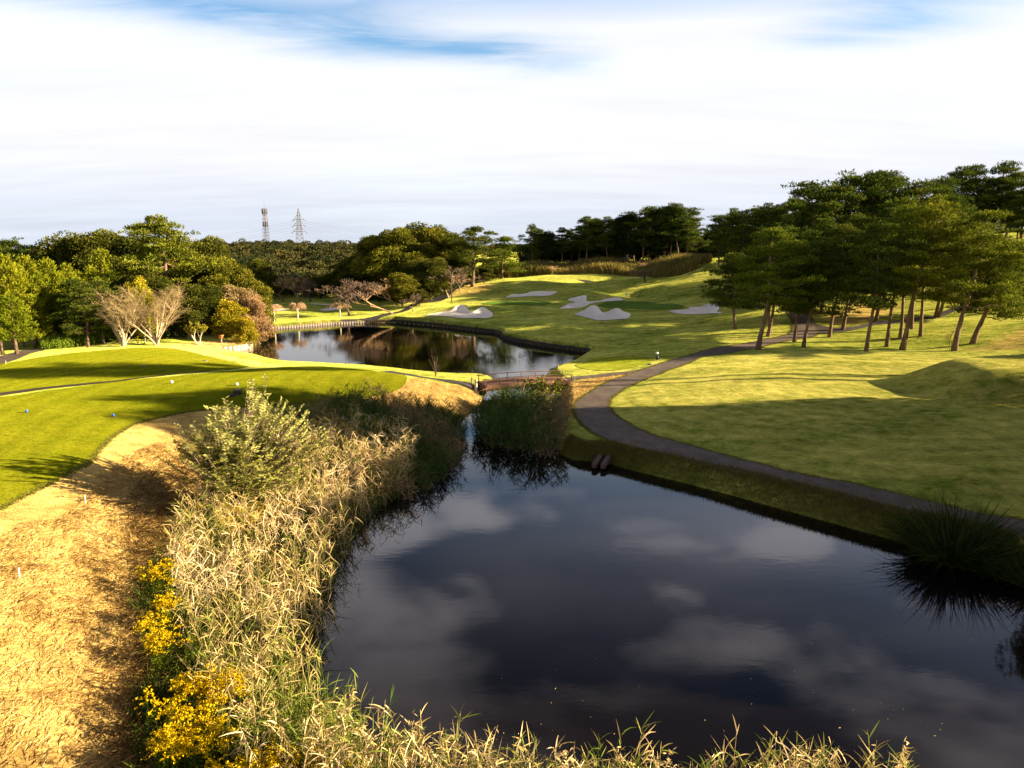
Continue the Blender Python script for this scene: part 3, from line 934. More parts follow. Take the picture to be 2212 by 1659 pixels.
q = (A_[0] - .35, A_[1] - .9)
post('wooden_post', (q[0], q[1], hz(*q)), .26, 1.25, M['stone'], 'thick pale wooden post at the left end of the footbridge', 'post')
q = (A_[0] - .9, A_[1] + 1.5)
post('wooden_post', (q[0], q[1], hz(*q)), .16, .7, M['stone'], 'short pale post on the far side of the bridge head', 'post')
q = (B_[0] + .5, B_[1] - .9)
post('wooden_post', (q[0], q[1], hz(*q)), .14, .6, M['stone'], 'short pale post at the right end of the footbridge', 'post')
rl = empty('short_rail', (A_[0] + .1, A_[1] - 1.5, hz(A_[0] + .1, A_[1] - 1.5)))
tag(rl, 'short sloping red-brown rail just before the footbridge', 'railing')
b = MB(); b.box((-.25, 0, .25), (.09, .09, .7)); b.build('post', M['bridge'], rl)
b = MB(); b.box((.55, .25, .45), (.09, .09, .8)); b.build('post', M['bridge'], rl)
b = MB(); b.tube([(-.35, -.03, .58), (.65, .28, .86)], .045, 6); b.build('handrail', M['bridge'], rl)


# ------------------------------------------------------------------ small course furniture
def G(px, py):
    x, y, z = cast_land(px, py, H)
    return x, y, z


def G0(px, py):
    """ground point through a photo position"""
    x, y, z = cast_land(px, py, H)
    return (x, y, hz(x, y))


def ball_marker(px, py, r_, mat, label):
    x, y, z = G0(px, py)
    root = empty('tee_marker', (x, y, z + .03)); tag(root, label, 'tee marker')
    b = MB()
    n, k = 10, 14
    V = [[r_ * math.sin(math.pi * i / n) * math.cos(2 * math.pi * j / k), r_ * math.sin(math.pi * i / n) * math.sin(2 * math.pi * j / k), r_ * 1.05 - r_ * math.cos(math.pi * i / n)] for i in range(n + 1) for j in range(k)]
    b.add(V, [[i * k + j, i * k + (j + 1) % k, (i + 1) * k + (j + 1) % k, (i + 1) * k + j] for i in range(n) for j in range(k)])
    b.build('ball', mat, root, smooth=True)
    b = MB(); b.tube([(0, 0, -.1), (0, 0, .04)], [.02, .035], 8); b.build('peg', M['black'], root)
    return root


ball_marker(58, 892, .10, M['blue'], 'blue ball tee marker farther left on the front tee')
ball_marker(245, 901, .10, M['blue'], 'blue ball tee marker right of the other, near the shrub shadow')
ball_marker(371, 829, .13, M['white'], 'white ball tee marker in the shade at the middle of the front tee')
ball_marker(512, 834, .13, M['white'], 'small white ball tee marker behind the top of the silvery shrub')
for px, py, lab in ((185, 1088, 'short white stake on the dry slope nearer the tee edge'), (43, 1250, 'short white stake on the dry slope near the left edge of the photo')):
    x, y, z = G0(px, py); post('stake', (x, y, z), .05, .42, M['white'], lab, 'stake')
for px, py, lab in ((13, 787, 'pale stake beside the path at the far left'), (1270, 770, 'small pale stake at the sharp corner of the back pond'), (1206, 795, 'small pale stake on the low edging near the bridge'),
                    (1292, 758, 'small pale stake on the grass above the dark timber wall corner'), (553, 775, 'small pale stake on the strip of dry grass by the water')):
    x, y, z = G0(px, py); post('stake', (x, y, z), .08, .40, M['stone'], lab, 'stake')
# ball washer / box in the tee shade
x, y, z = G0(514, 852)
bx = empty('tee_box_bin', (x, y, z)); tag(bx, 'dark low wooden box with a lid on the shaded front tee behind the silvery shrub', 'box')
b = MB(); b.box((0, 0, .17), (.5, .34, .34)); b.build('body', M['dark_wood'], bx)
b = MB(); b.box((0, 0, .365), (.58, .4, .05)); b.build('lid', M['concrete'], bx)
x, y, z = G0(501, 857)
bx = empty('wooden_block', (x, y, z)); tag(bx, 'low dark block lying beside the lidded box on the front tee', 'block')
b = MB(); b.box((0, 0, .09), (.6, .26, .2), .2); b.build('body', M['dark_wood'], bx)
b = MB(); b.tube([(-.2, 0, .18), (0, 0, .27), (.2, 0, .18)], .02, 5); b.build('handle', M['steel'], bx)
# covers
for px, py, lab in ((310, 791, 'grey round valve cover set in the back tee, left one'), (443, 780, 'grey round valve cover set in the back tee, right one'), (1405, 787, 'small dark cover on the grass below the round tee')):
    x, y, z = G0(px, py)
    o = MB(); o.tube([(x, y, z - .04), (x, y, z + .055)], [.34, .32], 16); tag(o.build('valve_cover', M['concrete']), lab, 'cover')
# tee sign on the small right tee
x, y, z = G0(Z5(1322, 1040)[0], Z5(1322, 1040)[1])
sg = empty('ball_washer', (x, y, z)); tag(sg, 'small post with white head and dark bag right of the round tee', 'ball washer')
b = MB(); b.tube([(0, 0, -.1), (0, 0, .75)], .045, 8); b.build('post', M['black'], sg)
b = MB(); b.box((0, 0, .85), (.30, .18, .2)); b.build('head', M['white'], sg)
b = MB(); b.tube([(.05, -.1, .12), (.05, -.1, .5)], [.14, .17], 10); b.build('bag', M['black'], sg)
# sign on peninsula
x, y, z = G0(479, 744)
sg = empty('signpost', (x, y, z)); tag(sg, 'small signpost with orange board on the grassy peninsula', 'signpost')
b = MB(); b.box((0, 0, .45), (.10, .10, 1.1)); b.build('post', M['stone'], sg)
b = MB(); b.box((0, -.07, 1.02), (.55, .05, .32)); b.build('board', M['orange'], sg)
b = MB(); b.add([[-.36, -.25, 1.2], [.36, -.25, 1.2], [.36, .12, 1.32], [-.36, .12, 1.32], [-.36, -.25, 1.16], [.36, -.25, 1.16], [.36, .12, 1.28], [-.36, .12, 1.28]],
              [[0, 1, 2, 3], [7, 6, 5, 4], [0, 4, 5, 1], [1, 5, 6, 2], [2, 6, 7, 3], [3, 7, 4, 0]]); b.build('roof', M['orange'], sg)
# flag
x, y, z = G0(1351, 652)
fl = empty('flagstick', (x, y, z)); tag(fl, 'thin golf flagstick with small white flag behind the right-hand green', 'flag')
b = MB(); b.tube([(0, 0, -.1), (0, 0, 2.2)], .025, 6); b.build('pole', M['white'], fl)
b = MB()
xs = np.linspace(0, .62, 6)
V = []
for i, q in enumerate(xs):
    V += [[q * .35, .06 * math.sin(q * 9), 2.2 - q * .2], [q * .35 + .02, .06 * math.sin(q * 9 + .4), 1.25 - q * .25 + .0]]
b.add(V, [[2 * i, 2 * i + 1, 2 * i + 3, 2 * i + 2] for i in range(5)])
o = b.build('flag_cloth', M['white'], fl); sm = o.modifiers.new('s', 'SOLIDIFY'); sm.thickness = .015
# pole with fittings
x, y, z = G0(976, 653)
up = empty('wooden_pole', (x, y, z)); tag(up, 'slender tall brown pole in front of the leafless tree on the far bank', 'pole')
b = MB(); b.tube([(0, 0, -.3), (0, 0, 5.4)], [.12, .08], 8); b.build('pole', M['bridge'], up)
b = MB(); b.box((-.1, 0, 5.5), (1.5, .12, .12)); b.build('crossarm', M['twig_buff'], up)
b = MB(); b.tube([(.2, 0, 5.5), (.2, 0, 5.85)], [.16, .10], 8); b.build('lamp', M['concrete'], up)
# two square beams reaching out of the near bank
for px, py, lab in ((1287, 1001, 'left of two square concrete beams reaching from the bank over the near pond'), (1306, 1003, 'right of two square concrete beams reaching from the bank over the near pond')):
    x, y = at_z(px, py, .3)
    b = MB()
    c_ = np.array([x, y, .34])
    b.box((0, 0, 0), (.30, 1.7, .34))
    o = b.build('concrete_beam', M['bark_dark']); o.location = (x + .15, y + .45, .33); o.rotation_euler = (math.radians(6), 0, math.radians(-22))
    bev = o.modifiers.new('b', 'BEVEL'); bev.width = .012
    tag(o, lab, 'beam')


# ------------------------------------------------------------------ towers and wires on the skyline
def lattice(b, w0, w1, z0, z1, n, r_):
    zs = np.linspace(z0, z1, n + 1)
    cs = lambda z: (w0 + (w1 - w0) * (z - z0) / (z1 - z0)) / 2
    for sx, sy in ((1, 1), (1, -1), (-1, 1), (-1, -1)):
        b.tube([(sx * cs(z), sy * cs(z), z) for z in zs], r_, 4)
    for i in range(n):
        a_, c_ = cs(zs[i]), cs(zs[i + 1])
        for s in (1, -1):
            b.tube([(-a_, s * a_, zs[i]), (c_, s * c_, zs[i + 1])], r_ * .6, 3, cap=False)
            b.tube([(a_, s * a_, zs[i]), (-c_, s * c_, zs[i + 1])], r_ * .6, 3, cap=False)
            b.tube([(s * a_, -a_, zs[i]), (s * c_, c_, zs[i + 1])], r_ * .6, 3, cap=False)
            b.tube([(-c_, s * c_, zs[i + 1]), (c_, s * c_, zs[i + 1])], r_ * .6, 3, cap=False)


TY = 420.0
tx, _, tz = at_d(571, 451, TY)
gz = hz(tx, TY)
ct = empty('communications_tower', (tx, TY, gz)); tag(ct, 'slim lattice communications mast with two platforms rising over the wooded hill', 'communications tower')
th = tz - gz
b = MB(); lattice(b, 3.8, 1.6, 0, th, 14, .08); b.build('mast', M['steel'], ct)
b = MB(); b.tube([(0, 0, 0), (0, 0, th)], .17, 8); b.build('ladder_tube', M['steel_red'], ct)
for z0, r_, hh in ((th - 3.0, 1.45, 3.0), (th - 10.0, 1.15, 2.6)):
    b = MB()
    b.tube([(0, 0, z0 - .1), (0, 0, z0 + .1)], r_, 14)
    a = np.linspace(0, 2 * math.pi, 14, endpoint=False)
    for zz in (hh * .5, hh):
        b.tube([(r_ * math.cos(t), r_ * math.sin(t), z0 + zz) for t in np.r_[a, a[0]]], .07, 4)
    pf = b.build('platform', M['steel'], ct)
    for t in a[::2]:
        b = MB(); b.box((r_ * math.cos(t), r_ * math.sin(t), z0 + hh * .5), (.3, .35, hh * .85), t); b.build('antenna_panel', M['steel'], pf)
b = MB(); b.tube([(0, 0, th), (0, 0, th + 4.5)], .06, 5); b.build('antenna_rod', M['steel'], ct)

tx2, _, tz2 = at_d(644, 450, TY)
gz2 = hz(tx2, TY)
py_ = empty('transmission_tower', (tx2, TY, gz2), math.radians(8)); tag(py_, 'lattice power pylon with three pairs of arms on the wooded hill', 'pylon')
th2 = tz2 - gz2
b = MB(); lattice(b, 6.0, 2.6, 0, th2 * .55, 6, .10); lattice(b, 2.6, 1.3, th2 * .55, th2 * .9, 6, .09); lattice(b, 1.3, .2, th2 * .9, th2, 2, .08); b.build('lattice_body', M['steel'], py_)
ARM = []
for px_y, hw in ((474, 3.6), (487, 4.0), (500, 4.5)):
    z_ = at_d(644, px_y, TY)[2] - gz2
    for s in (-1, 1):
        b = MB()
        for yy in (-.5, .5):
            b.tube([(0, yy, z_), (s * hw * .72, 0, z_ - .05)], .12, 4)
            b.tube([(s * .5, yy, z_ + 3.0), (s * hw * .72, 0, z_)], .08, 4)
        b.tube([(s * hw * .72, 0, z_), (s * hw, 0, z_ - 1.0)], .16, 4)
        b.build('crossarm', M['steel'], py_)
        ARM.append((tx2 + s * hw, TY, gz2 + z_ - 1.0))
for i, (ax, ay, az) in enumerate(ARM):
    for side, end in (('left', (-460 + ax * .3, 520, az - 14)), ('right', (260 + ax * .3, 560, az - 6))):
        t = np.linspace(0, 1, 24)
        sag = 14 if side == 'left' else 16
        P = np.c_[ax + (end[0] - ax) * t, ay + (end[1] - ay) * t, az + (end[2] - az) * t - sag * 4 * t * (1 - t)]
        b = MB(); b.tube(P, .022, 4)
        lev = ('top', 'top', 'middle', 'middle', 'bottom', 'bottom')[i]
        fb = ('outer', 'inner')[i % 2]
        tag(b.build('power_line', M['steel']), f'thin power line running {side} from the {lev} arm of the pylon', 'power line', f'power lines running {side} from the pylon')


# ------------------------------------------------------------------ trees
def interp_path(P, t):
    P = np.asarray(P, float)
    s = np.linspace(0, 1, len(P))
    return np.array([np.interp(t, s, P[:, i]) for i in range(3)])


def pine_parts(h, lean=(0, 0), crown_w=4.5, base_r=.34, seed=0, crown_from=.38, pads=1.0, needle=.34, bend=.5, top_flat=.6, side=0.0, k_limb=22):
    """red pine: bare bent trunk, level limbs, flat layered pads of needles"""
    r = np.random.default_rng(seed)
    n = 9
    t = np.linspace(0, 1, n)
    ph = r.uniform(0, 6.3)
    lx = lean[0] * (t ** .8) + bend * np.sin(t * 5 + ph) * t * (1 - t) * 2.2
    ly = lean[1] * t + bend * np.cos(t * 4.3 + ph) * t * (1 - t) * 1.8
    tr = np.c_[lx, ly, h * t * .97]
    tr[0, 2] = -.5
    tb = MB()
    tb.tube(tr, base_r * (1 - .80 * t) * np.r_[1.35, np.ones(n - 1)], 9)
    cb = MB()
    for i in range(k_limb):
        u = crown_from + (1 - crown_from) * ((i + r.uniform(.1, .9)) / k_limb)
        v = (u - crown_from) / (1 - crown_from)
        prof = (math.sin(math.pi * min(1, (v * .80 + .22))) ** .7) * (1 - .25 * v)
        Lm = crown_w * prof * r.uniform(.38, 1.35)
        az = i * 2.4 + r.uniform(-.5, .5)
        d = np.array([math.cos(az), math.sin(az), 0.0])
        d[0] += side
        base = interp_path(tr, u * .985)
        rise = r.uniform(-.02, .34) + .35 * v * (1 - top_flat)
        m = 5
        q = np.linspace(0, 1, m)
        wob = r.normal(0, .22, (m, 3)); wob[0] = 0
        limb = base + d[None] * (Lm * q)[:, None] + np.array([0, 0, 1.0])[None] * (Lm * rise * q ** 1.6 - .12 * Lm * np.sin(q * 3.1))[:, None] + wob
        tb.tube(limb, base_r * .26 * (1.15 - u) ** .5 * (1 - .75 * q) * (1 + .0), 5, cap=False)
        npad = max(2, int(round((2 + Lm * 1.15) * pads)))
        for j in range(npad):
            qq = r.uniform(.35, 1.05)
            c = interp_path(limb, min(qq, 1.0)) + np.array([r.normal(0, .22 * Lm * .5), r.normal(0, .22 * Lm * .5), r.uniform(0, .4)])
            R = r.uniform(.70, 1.30) * (1.15 - .30 * qq) * (.80 + .07 * crown_w)
            cnt = int(64 * R * R * (.34 / needle) ** 1.4) + 12
            a = r.uniform(0, 6.283, cnt); rad = R * np.sqrt(r.uniform(0, 1, cnt))
            off = np.c_[rad * np.cos(a), rad * np.sin(a), (.42 * R) * (1 - (rad / R) ** 2) * r.uniform(-.15, 1.0, cnt) + r.normal(0, .10, cnt)]
            D = np.c_[np.cos(a) * .8, np.sin(a) * .8, np.full(cnt, .75)] + r.normal(0, .42, (cnt, 3))
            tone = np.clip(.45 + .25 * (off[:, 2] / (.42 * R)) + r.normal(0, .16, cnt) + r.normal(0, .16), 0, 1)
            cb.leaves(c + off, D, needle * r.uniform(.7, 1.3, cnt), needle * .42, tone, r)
    return tb, cb


def broad_parts(h, w_, seed=0, leaf=.30, lobes=9, trunk_r=.3, crown_from=.15, dens=1.0, tall=1.0, loose=0.0):
    r = np.random.default_rng(seed)
    tb, cb = MB(), MB()
    t = np.linspace(0, 1, 6)
    tb.tube(np.c_[.3 * np.sin(t * 3), .3 * np.sin(t * 2 + 1) - .25, h * .8 * t - .5 * (t == 0)], trunk_r * (1 - .8 * t), 8)
    L = []
    for i in range(lobes):
        v = (i + .5) / lobes
        z = h * (crown_from + (1 - crown_from) * (.12 + .76 * v))
        rr = w_ * .5 * math.sin(math.pi * (.22 + .66 * v)) * r.uniform(.35, .8)
        az = i * 2.4 + r.uniform(-.4, .4)
        s = w_ * r.uniform(.20, .30) * (1.15 - .35 * v)
        L.append((np.array([rr * math.cos(az), rr * math.sin(az), z]), s))
        base = np.array([0, 0, z * .55])
        tb.tube([base, (base + L[-1][0]) / 2 + [0, 0, .1], L[-1][0]], [trunk_r * .35, trunk_r * .22, .04], 5, cap=False)
    L.append((np.array([0, 0, h * .82]), w_ * .22))
    for c, s in L:
        nc = int(14 * (s / 1.4) ** 1.6 * dens) + 7
        for _ in range(nc):
            d = r.normal(size=3); d /= np.linalg.norm(d); d[2] = abs(d[2]) * .9 + d[2] * .1 if r.random() < .75 else d[2]
            cc = c + d * s * np.array([1, 1, .85 * tall]) * r.uniform(.55, 1.05 + loose)
            R = r.uniform(.45, .85) * (s / 2.0 + .35)
            cnt = int(46 * (R / leaf) ** 1.55 * .36) + 14
            e = r.normal(size=(cnt, 3)); e /= np.linalg.norm(e, axis=1)[:, None]
            off = e * (R * r.uniform(.35, 1.0, cnt) ** .5)[:, None] * np.array([1, 1, .72])
            D = e + r.normal(0, .5, (cnt, 3)) + np.array([0, 0, .15])
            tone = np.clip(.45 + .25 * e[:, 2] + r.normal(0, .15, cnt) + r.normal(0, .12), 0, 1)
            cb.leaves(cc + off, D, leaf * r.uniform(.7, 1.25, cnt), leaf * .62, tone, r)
    return tb, cb


def cedar_parts(h, w_, seed=0, leaf=.30, trunk_r=.22, crown_from=.14):
    r = np.random.default_rng(seed)
    tb, cb = MB(), MB()
    t = np.linspace(0, 1, 6)
    tb.tube(np.c_[.15 * np.sin(t * 3), .1 * np.sin(t * 2), h * .98 * t - .5 * (t == 0)], trunk_r * (1.02 - t), 7)
    nb = int(h * 9)
    for i in range(nb):
        v = (i + r.uniform()) / nb
        z = h * (crown_from + (1 - crown_from) * v)
        Lm = w_ * .5 * (1 - v) ** .72 * r.uniform(.62, 1.15) + .25
        az = i * 2.4 + r.uniform(-.6, .6)
        d = np.array([math.cos(az), math.sin(az), r.uniform(-.05, .35) + .35 * v])
        if i % 3 == 0:
            tb.tube([(0, 0, z), tuple(np.array([0, 0, z]) + d * Lm * .8)], [.045, .015], 3, cap=False)
        cnt = int(34 * Lm + 16)
        q = r.uniform(.25, 1.02, cnt)
        P = np.array([0, 0, z]) + d * (Lm * q)[:, None] + r.normal(0, .20, (cnt, 3)) * (1.25 - q * .6)[:, None]
        D = d[None] * .6 + np.array([0, 0, .75]) + r.normal(0, .4, (cnt, 3))
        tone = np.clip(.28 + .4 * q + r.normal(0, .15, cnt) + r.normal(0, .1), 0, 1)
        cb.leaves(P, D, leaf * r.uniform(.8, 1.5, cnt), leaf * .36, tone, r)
    return tb, cb


def bare_parts(h, w_, seed=0, stems=1, levels=5, base_r=.2, spread=.55, lean=(0, 0), up=.35, twig=.014, first=.22):
    """leafless tree: recursive forks down to twigs"""
    r = np.random.default_rng(seed)
    tb, wb = MB(), MB()

    def grow(p, d, L, rad, lev):
        m = 4
        pts = [p]
        dd = d.copy()
        for _ in range(m - 1):
            dd = dd + r.normal(0, .13, 3) + np.array([0, 0, up * .10])
            dd /= np.linalg.norm(dd)
            pts.append(pts[-1] + dd * L / (m - 1))
        rads = np.linspace(rad, rad * .62, m)
        (tb if lev >= levels - 2 else wb).tube(pts, np.maximum(rads, twig), 6 if lev >= levels - 1 else (4 if lev > 2 else 3), r.uniform(0, 1), cap=False)
        if lev == 0:
            return
        kids = 3 if lev > 1 else 4
        for k in range(kids):
            az = r.uniform(0, 6.283)
            pr = np.array([math.cos(az), math.sin(az), 0])
            nd = dd * (1 - spread * .35) + pr * spread * r.uniform(.6, 1.15) + np.array([0, 0, up * .4])
            nd /= np.linalg.norm(nd)
            st = pts[-1] if k < 2 else pts[-2]
            grow(st, nd, L * r.uniform(.62, .85), rad * .60, lev - 1)
    for s in range(stems):
        az = s * 6.283 / max(stems, 1) + r.uniform(-.4, .4)
        d = np.array([math.cos(az) * (.38 if stems > 1 else 0) + lean[0], math.sin(az) * (.38 if stems > 1 else 0) + lean[1], 1.0])
        d /= np.linalg.norm(d)
        grow(np.array([math.cos(az) * .1, math.sin(az) * .1, -.2]) if stems > 1 else np.array([0, 0, -.2]), d, h * first * (1.25 if stems > 1 else 1.35), base_r, levels)
    return tb, wb, h


def fan_parts(h, w_, seed=0, stems=6):
    """many-stemmed leafless tree: stems fan from the base, each feathered with long upright shoots"""
    r = np.random.default_rng(seed)
    tb, wb = MB(), MB()
    for s in range(stems):
        az = s * 6.283 / stems + r.uniform(-.5, .5)
        out = w_ * .5 * r.uniform(.25, .95)
        hh = h * r.uniform(.72, .95) * (1.02 - .25 * (out / (w_ * .5)) ** 2)
        q = np.linspace(0, 1, 9)
        P = np.c_[math.cos(az) * out * q ** 1.15, math.sin(az) * out * q ** 1.15, hh * q - .25 * (q == 0)]
        P[2:] += r.normal(0, .09, (7, 3)).cumsum(0) * .6
        tb.tube(P, .085 * (1 - .82 * q) * (h / 7), 6, r.uniform(), cap=False)
        for j in range(15):
            u = r.uniform(.22, .97)
            c = interp_path(P, u)
            a2 = az + r.normal(0, 1.2)
            L = h * .34 * (1.15 - u) + .5
            d = np.array([math.cos(a2) * .75, math.sin(a2) * .75, r.uniform(.6, 1.6)]); d /= np.linalg.norm(d)
            k = np.linspace(0, 1, 6)
            Q = c + d * (L * k)[:, None] + np.array([0, 0, 1]) * (.18 * L * k ** 2)[:, None] + r.normal(0, .05, (6, 3)) * k[:, None]
            (tb if j < 3 else wb).tube(Q, .030 * (1 - .75 * k) * (h / 7), 4 if j < 3 else 3, r.uniform(), cap=False)
            for m in range(13):
                u2 = r.uniform(.15, 1)
                c2 = interp_path(Q, u2)
                d2 = d * .7 + r.normal(0, .5, 3) + [0, 0, .35]; d2 /= np.linalg.norm(d2)
                L2 = r.uniform(.35, 1.0)
                k2 = np.linspace(0, 1, 4)
                T = c2 + d2 * (L2 * k2)[:, None] + r.normal(0, .03, (4, 3)) * k2[:, None]
                wb.tube(T, .0095 * (1 - .5 * k2), 3, r.uniform(), cap=False)
                for _ in range(2):
                    d3 = d2 + r.normal(0, .5, 3); d3 /= np.linalg.norm(d3)
                    c3 = interp_path(T, r.uniform(.3, 1))
                    wb.tube([c3, c3 + d3 * r.uniform(.2, .55)], [.008, .005], 3, r.uniform(), cap=False)
    return tb, wb


def fit(bs, h, w_):
    """scale collected parts so that the whole reaches height h and width w"""
    A = np.vstack([np.vstack(b.V) for b in bs if b.V])
    sz = h / A[:, 2].max()
    sx = w_ / max(np.percentile(A[:, 0], 99) - np.percentile(A[:, 0], 1), .1)
    for b in bs:
        b.V = [v * np.array([sx, sx, sz]) for v in b.V]


def weeping_parts(h, w_, seed=0):
    r = np.random.default_rng(seed)
    tb, wb = MB(), MB()
    t = np.linspace(0, 1, 5)
    tb.tube(np.c_[.1 * np.sin(t * 3), 0 * t, (h * .68) * t - .2 * (t == 0)], .16 * (1 - .4 * t), 7)
    for i in range(30):
        az = i * 2.4 + r.uniform(-.4, .4)
        z0 = h * r.uniform(.50, .70)
        Lm = w_ * .5 * r.uniform(.45, 1.0)
        q = np.linspace(0, 1, 6)
        P = np.c_[math.cos(az) * Lm * q, math.sin(az) * Lm * q, z0 + (h * .34) * np.sin(q * 2.3) * (1.0 - .25 * q) - h * .10 * q ** 2]
        P[1:-1] += r.normal(0, .08, (4, 3))
        (tb if i % 3 == 0 else wb).tube(P, .055 * (1 - .75 * q), 4, r.uniform(), cap=False)
        for j in range(13):
            qq = r.uniform(.3, 1)
            c = interp_path(P, qq)
            a2 = az + r.normal(0, 1.0)
            Lt = r.uniform(.35, .95)
            s = np.linspace(0, 1, 4)
            T = c + np.c_[math.cos(a2) * Lt * .7 * s, math.sin(a2) * Lt * .7 * s, Lt * (.25 * s - .95 * s ** 2)]
            wb.tube(T, .016, 3, r.uniform(), cap=False)
    return tb, wb


def place(name, meshes, loc, rz=0.0, scale=(1, 1, 1), label=None, cat='tree', group=None):
    """thing (empty at the base) > parts"""
    root = empty(name, loc, rz, scale)
    tag(root, label, cat, group)
    for nm, me in meshes:
        o = bpy.data.objects.new(nm, me)
        COL.objects.link(o)
        o.parent = root
    return root


def meshes_of(parts, tm, cm, tn='trunk', cn='crown'):
    return [(tn, parts[0].mesh(tn, tm, True)), (cn, parts[1].mesh(cn, cm))]


def top_h(px, py_top, Y, x=None):
    """x, ground and height of a tree whose top shows at a photo point and which stands at depth Y"""
    X, _, zt = at_d(px, py_top, Y)
    g = hz(X, Y)
    return X, g, zt - g


M['pale_bark'] = rough_mat('pale_bark', (.34, .26, .17), (.52, .42, .29), 2.5, .9, .5, stretch=(1, 1, .4))
# --- prototypes shared by copies
PR = {}
PR['pine'] = [(14.0, meshes_of(pine_parts(14, seed=11, crown_w=4.8, crown_from=.24, k_limb=28, base_r=.26), M['bark_pine'], M['pine'])),
              (14.0, meshes_of(pine_parts(14, seed=12, crown_w=4.6, crown_from=.34, lean=(1.0, .3), k_limb=25, base_r=.26), M['bark_pine'], M['pine'])),
              (14.0, meshes_of(pine_parts(14, seed=13, crown_w=5.0, crown_from=.18, lean=(-.8, 0), k_limb=30, base_r=.28), M['bark_pine'], M['pine'])),
              (14.0, meshes_of(pine_parts(14, seed=14, crown_w=4.4, crown_from=.38, lean=(.6, .5), bend=.9, k_limb=24, base_r=.24), M['bark_pine'], M['pine']))]
PR['broad'] = [(12.0, meshes_of(broad_parts(12, 9.5, seed=21), M['bark_grey'], M['broad'])),
               (12.0, meshes_of(broad_parts(12, 8.0, seed=22, lobes=11), M['bark_grey'], M['broad'])),
               (12.0, meshes_of(broad_parts(12, 10.5, seed=23, lobes=10), M['bark_dark'], M['broad'])),
               (12.0, meshes_of(broad_parts(12, 7.0, seed=24, lobes=12, tall=1.3), M['bark_dark'], M['broad']))]
PR['olive'] = [(12.0, [('trunk', m[1][0][1]), ('crown', None)]) for m in PR['broad']]
for i, (hh, ms) in enumerate(PR['olive']):
    me = PR['broad'][i][1][1][1].copy(); me.materials.clear(); me.materials.append(M['broad_olive']); me.name = 'crown'
    ms[1] = ('crown', me)
PR['dark'] = []
for i in range(4):
    me = PR['broad'][i][1][1][1].copy(); me.materials.clear(); me.materials.append(M['darkleaf']); me.name = 'crown'
    PR['dark'].append((12.0, [('trunk', PR['broad'][i][1][0][1]), ('crown', me)]))
PR['cedar'] = [(10.0, meshes_of(cedar_parts(10, 5.2, seed=31, crown_from=.24), M['bark_pine'], M['cedar'])),
               (10.0, meshes_of(cedar_parts(10, 4.6, seed=32, crown_from=.28), M['bark_pine'], M['cedar'])),
               (10.0, meshes_of(cedar_parts(10, 5.8, seed=33, crown_from=.20), M['bark_pine'], M['cedar']))]


def bare_proto(seed, h, w_, tm, wm, **kw):
    tb, wb, _ = bare_parts(h, w_, seed=seed, **kw)
    fit([tb, wb], h, w_)
    return (h, [('trunk', tb.mesh('trunk', tm, True)), ('twigs', wb.mesh('twigs', wm))])


PR['bare'] = [bare_proto(41, 7, 8, M['bark_dark'], M['twig_red'], twig=.022, base_r=.14), bare_proto(42, 7, 7, M['bark_grey'], M['twig_red'], twig=.022, spread=.7, base_r=.14),
              bare_proto(43, 7, 8, M['bark_grey'], M['twig_buff'], twig=.022, spread=.65, base_r=.13)]

rt = np.random.default_rng(5)
ORD = ['first', 'second', 'third', 'fourth', 'fifth', 'sixth', 'seventh', 'eighth', 'ninth', 'tenth', 'eleventh', 'twelfth', 'thirteenth', 'fourteenth', 'fifteenth', 'sixteenth', 'seventeenth',
       'eighteenth', 'nineteenth', 'twentieth', 'twenty-first', 'twenty-second']


def tree(kind, px, top, Y, idx=None, label=None, group=None, wide=1.0, name=None, cat='tree', rz=None, min_h=1.5):
    protos = PR[kind]
    i = int(rt.integers(len(protos))) if idx is None else idx
    ph, ms = protos[i]
    X, g, hh = top_h(px, top, Y)
    hh = max(hh, min_h)
    s = hh / ph
    ws = s ** .6 * wide if s < 1 else s * wide
    nm = name or {'pine': 'pine_tree', 'broad': 'broadleaf_tree', 'olive': 'broadleaf_tree', 'dark': 'broadleaf_tree', 'cedar': 'cedar_tree', 'bare': 'leafless_tree'}[kind]
    return place(nm, ms, (X, Y, g - .1), rt.uniform(0, 6.28) if rz is None else rz, (ws, ws, s), label, cat, group)


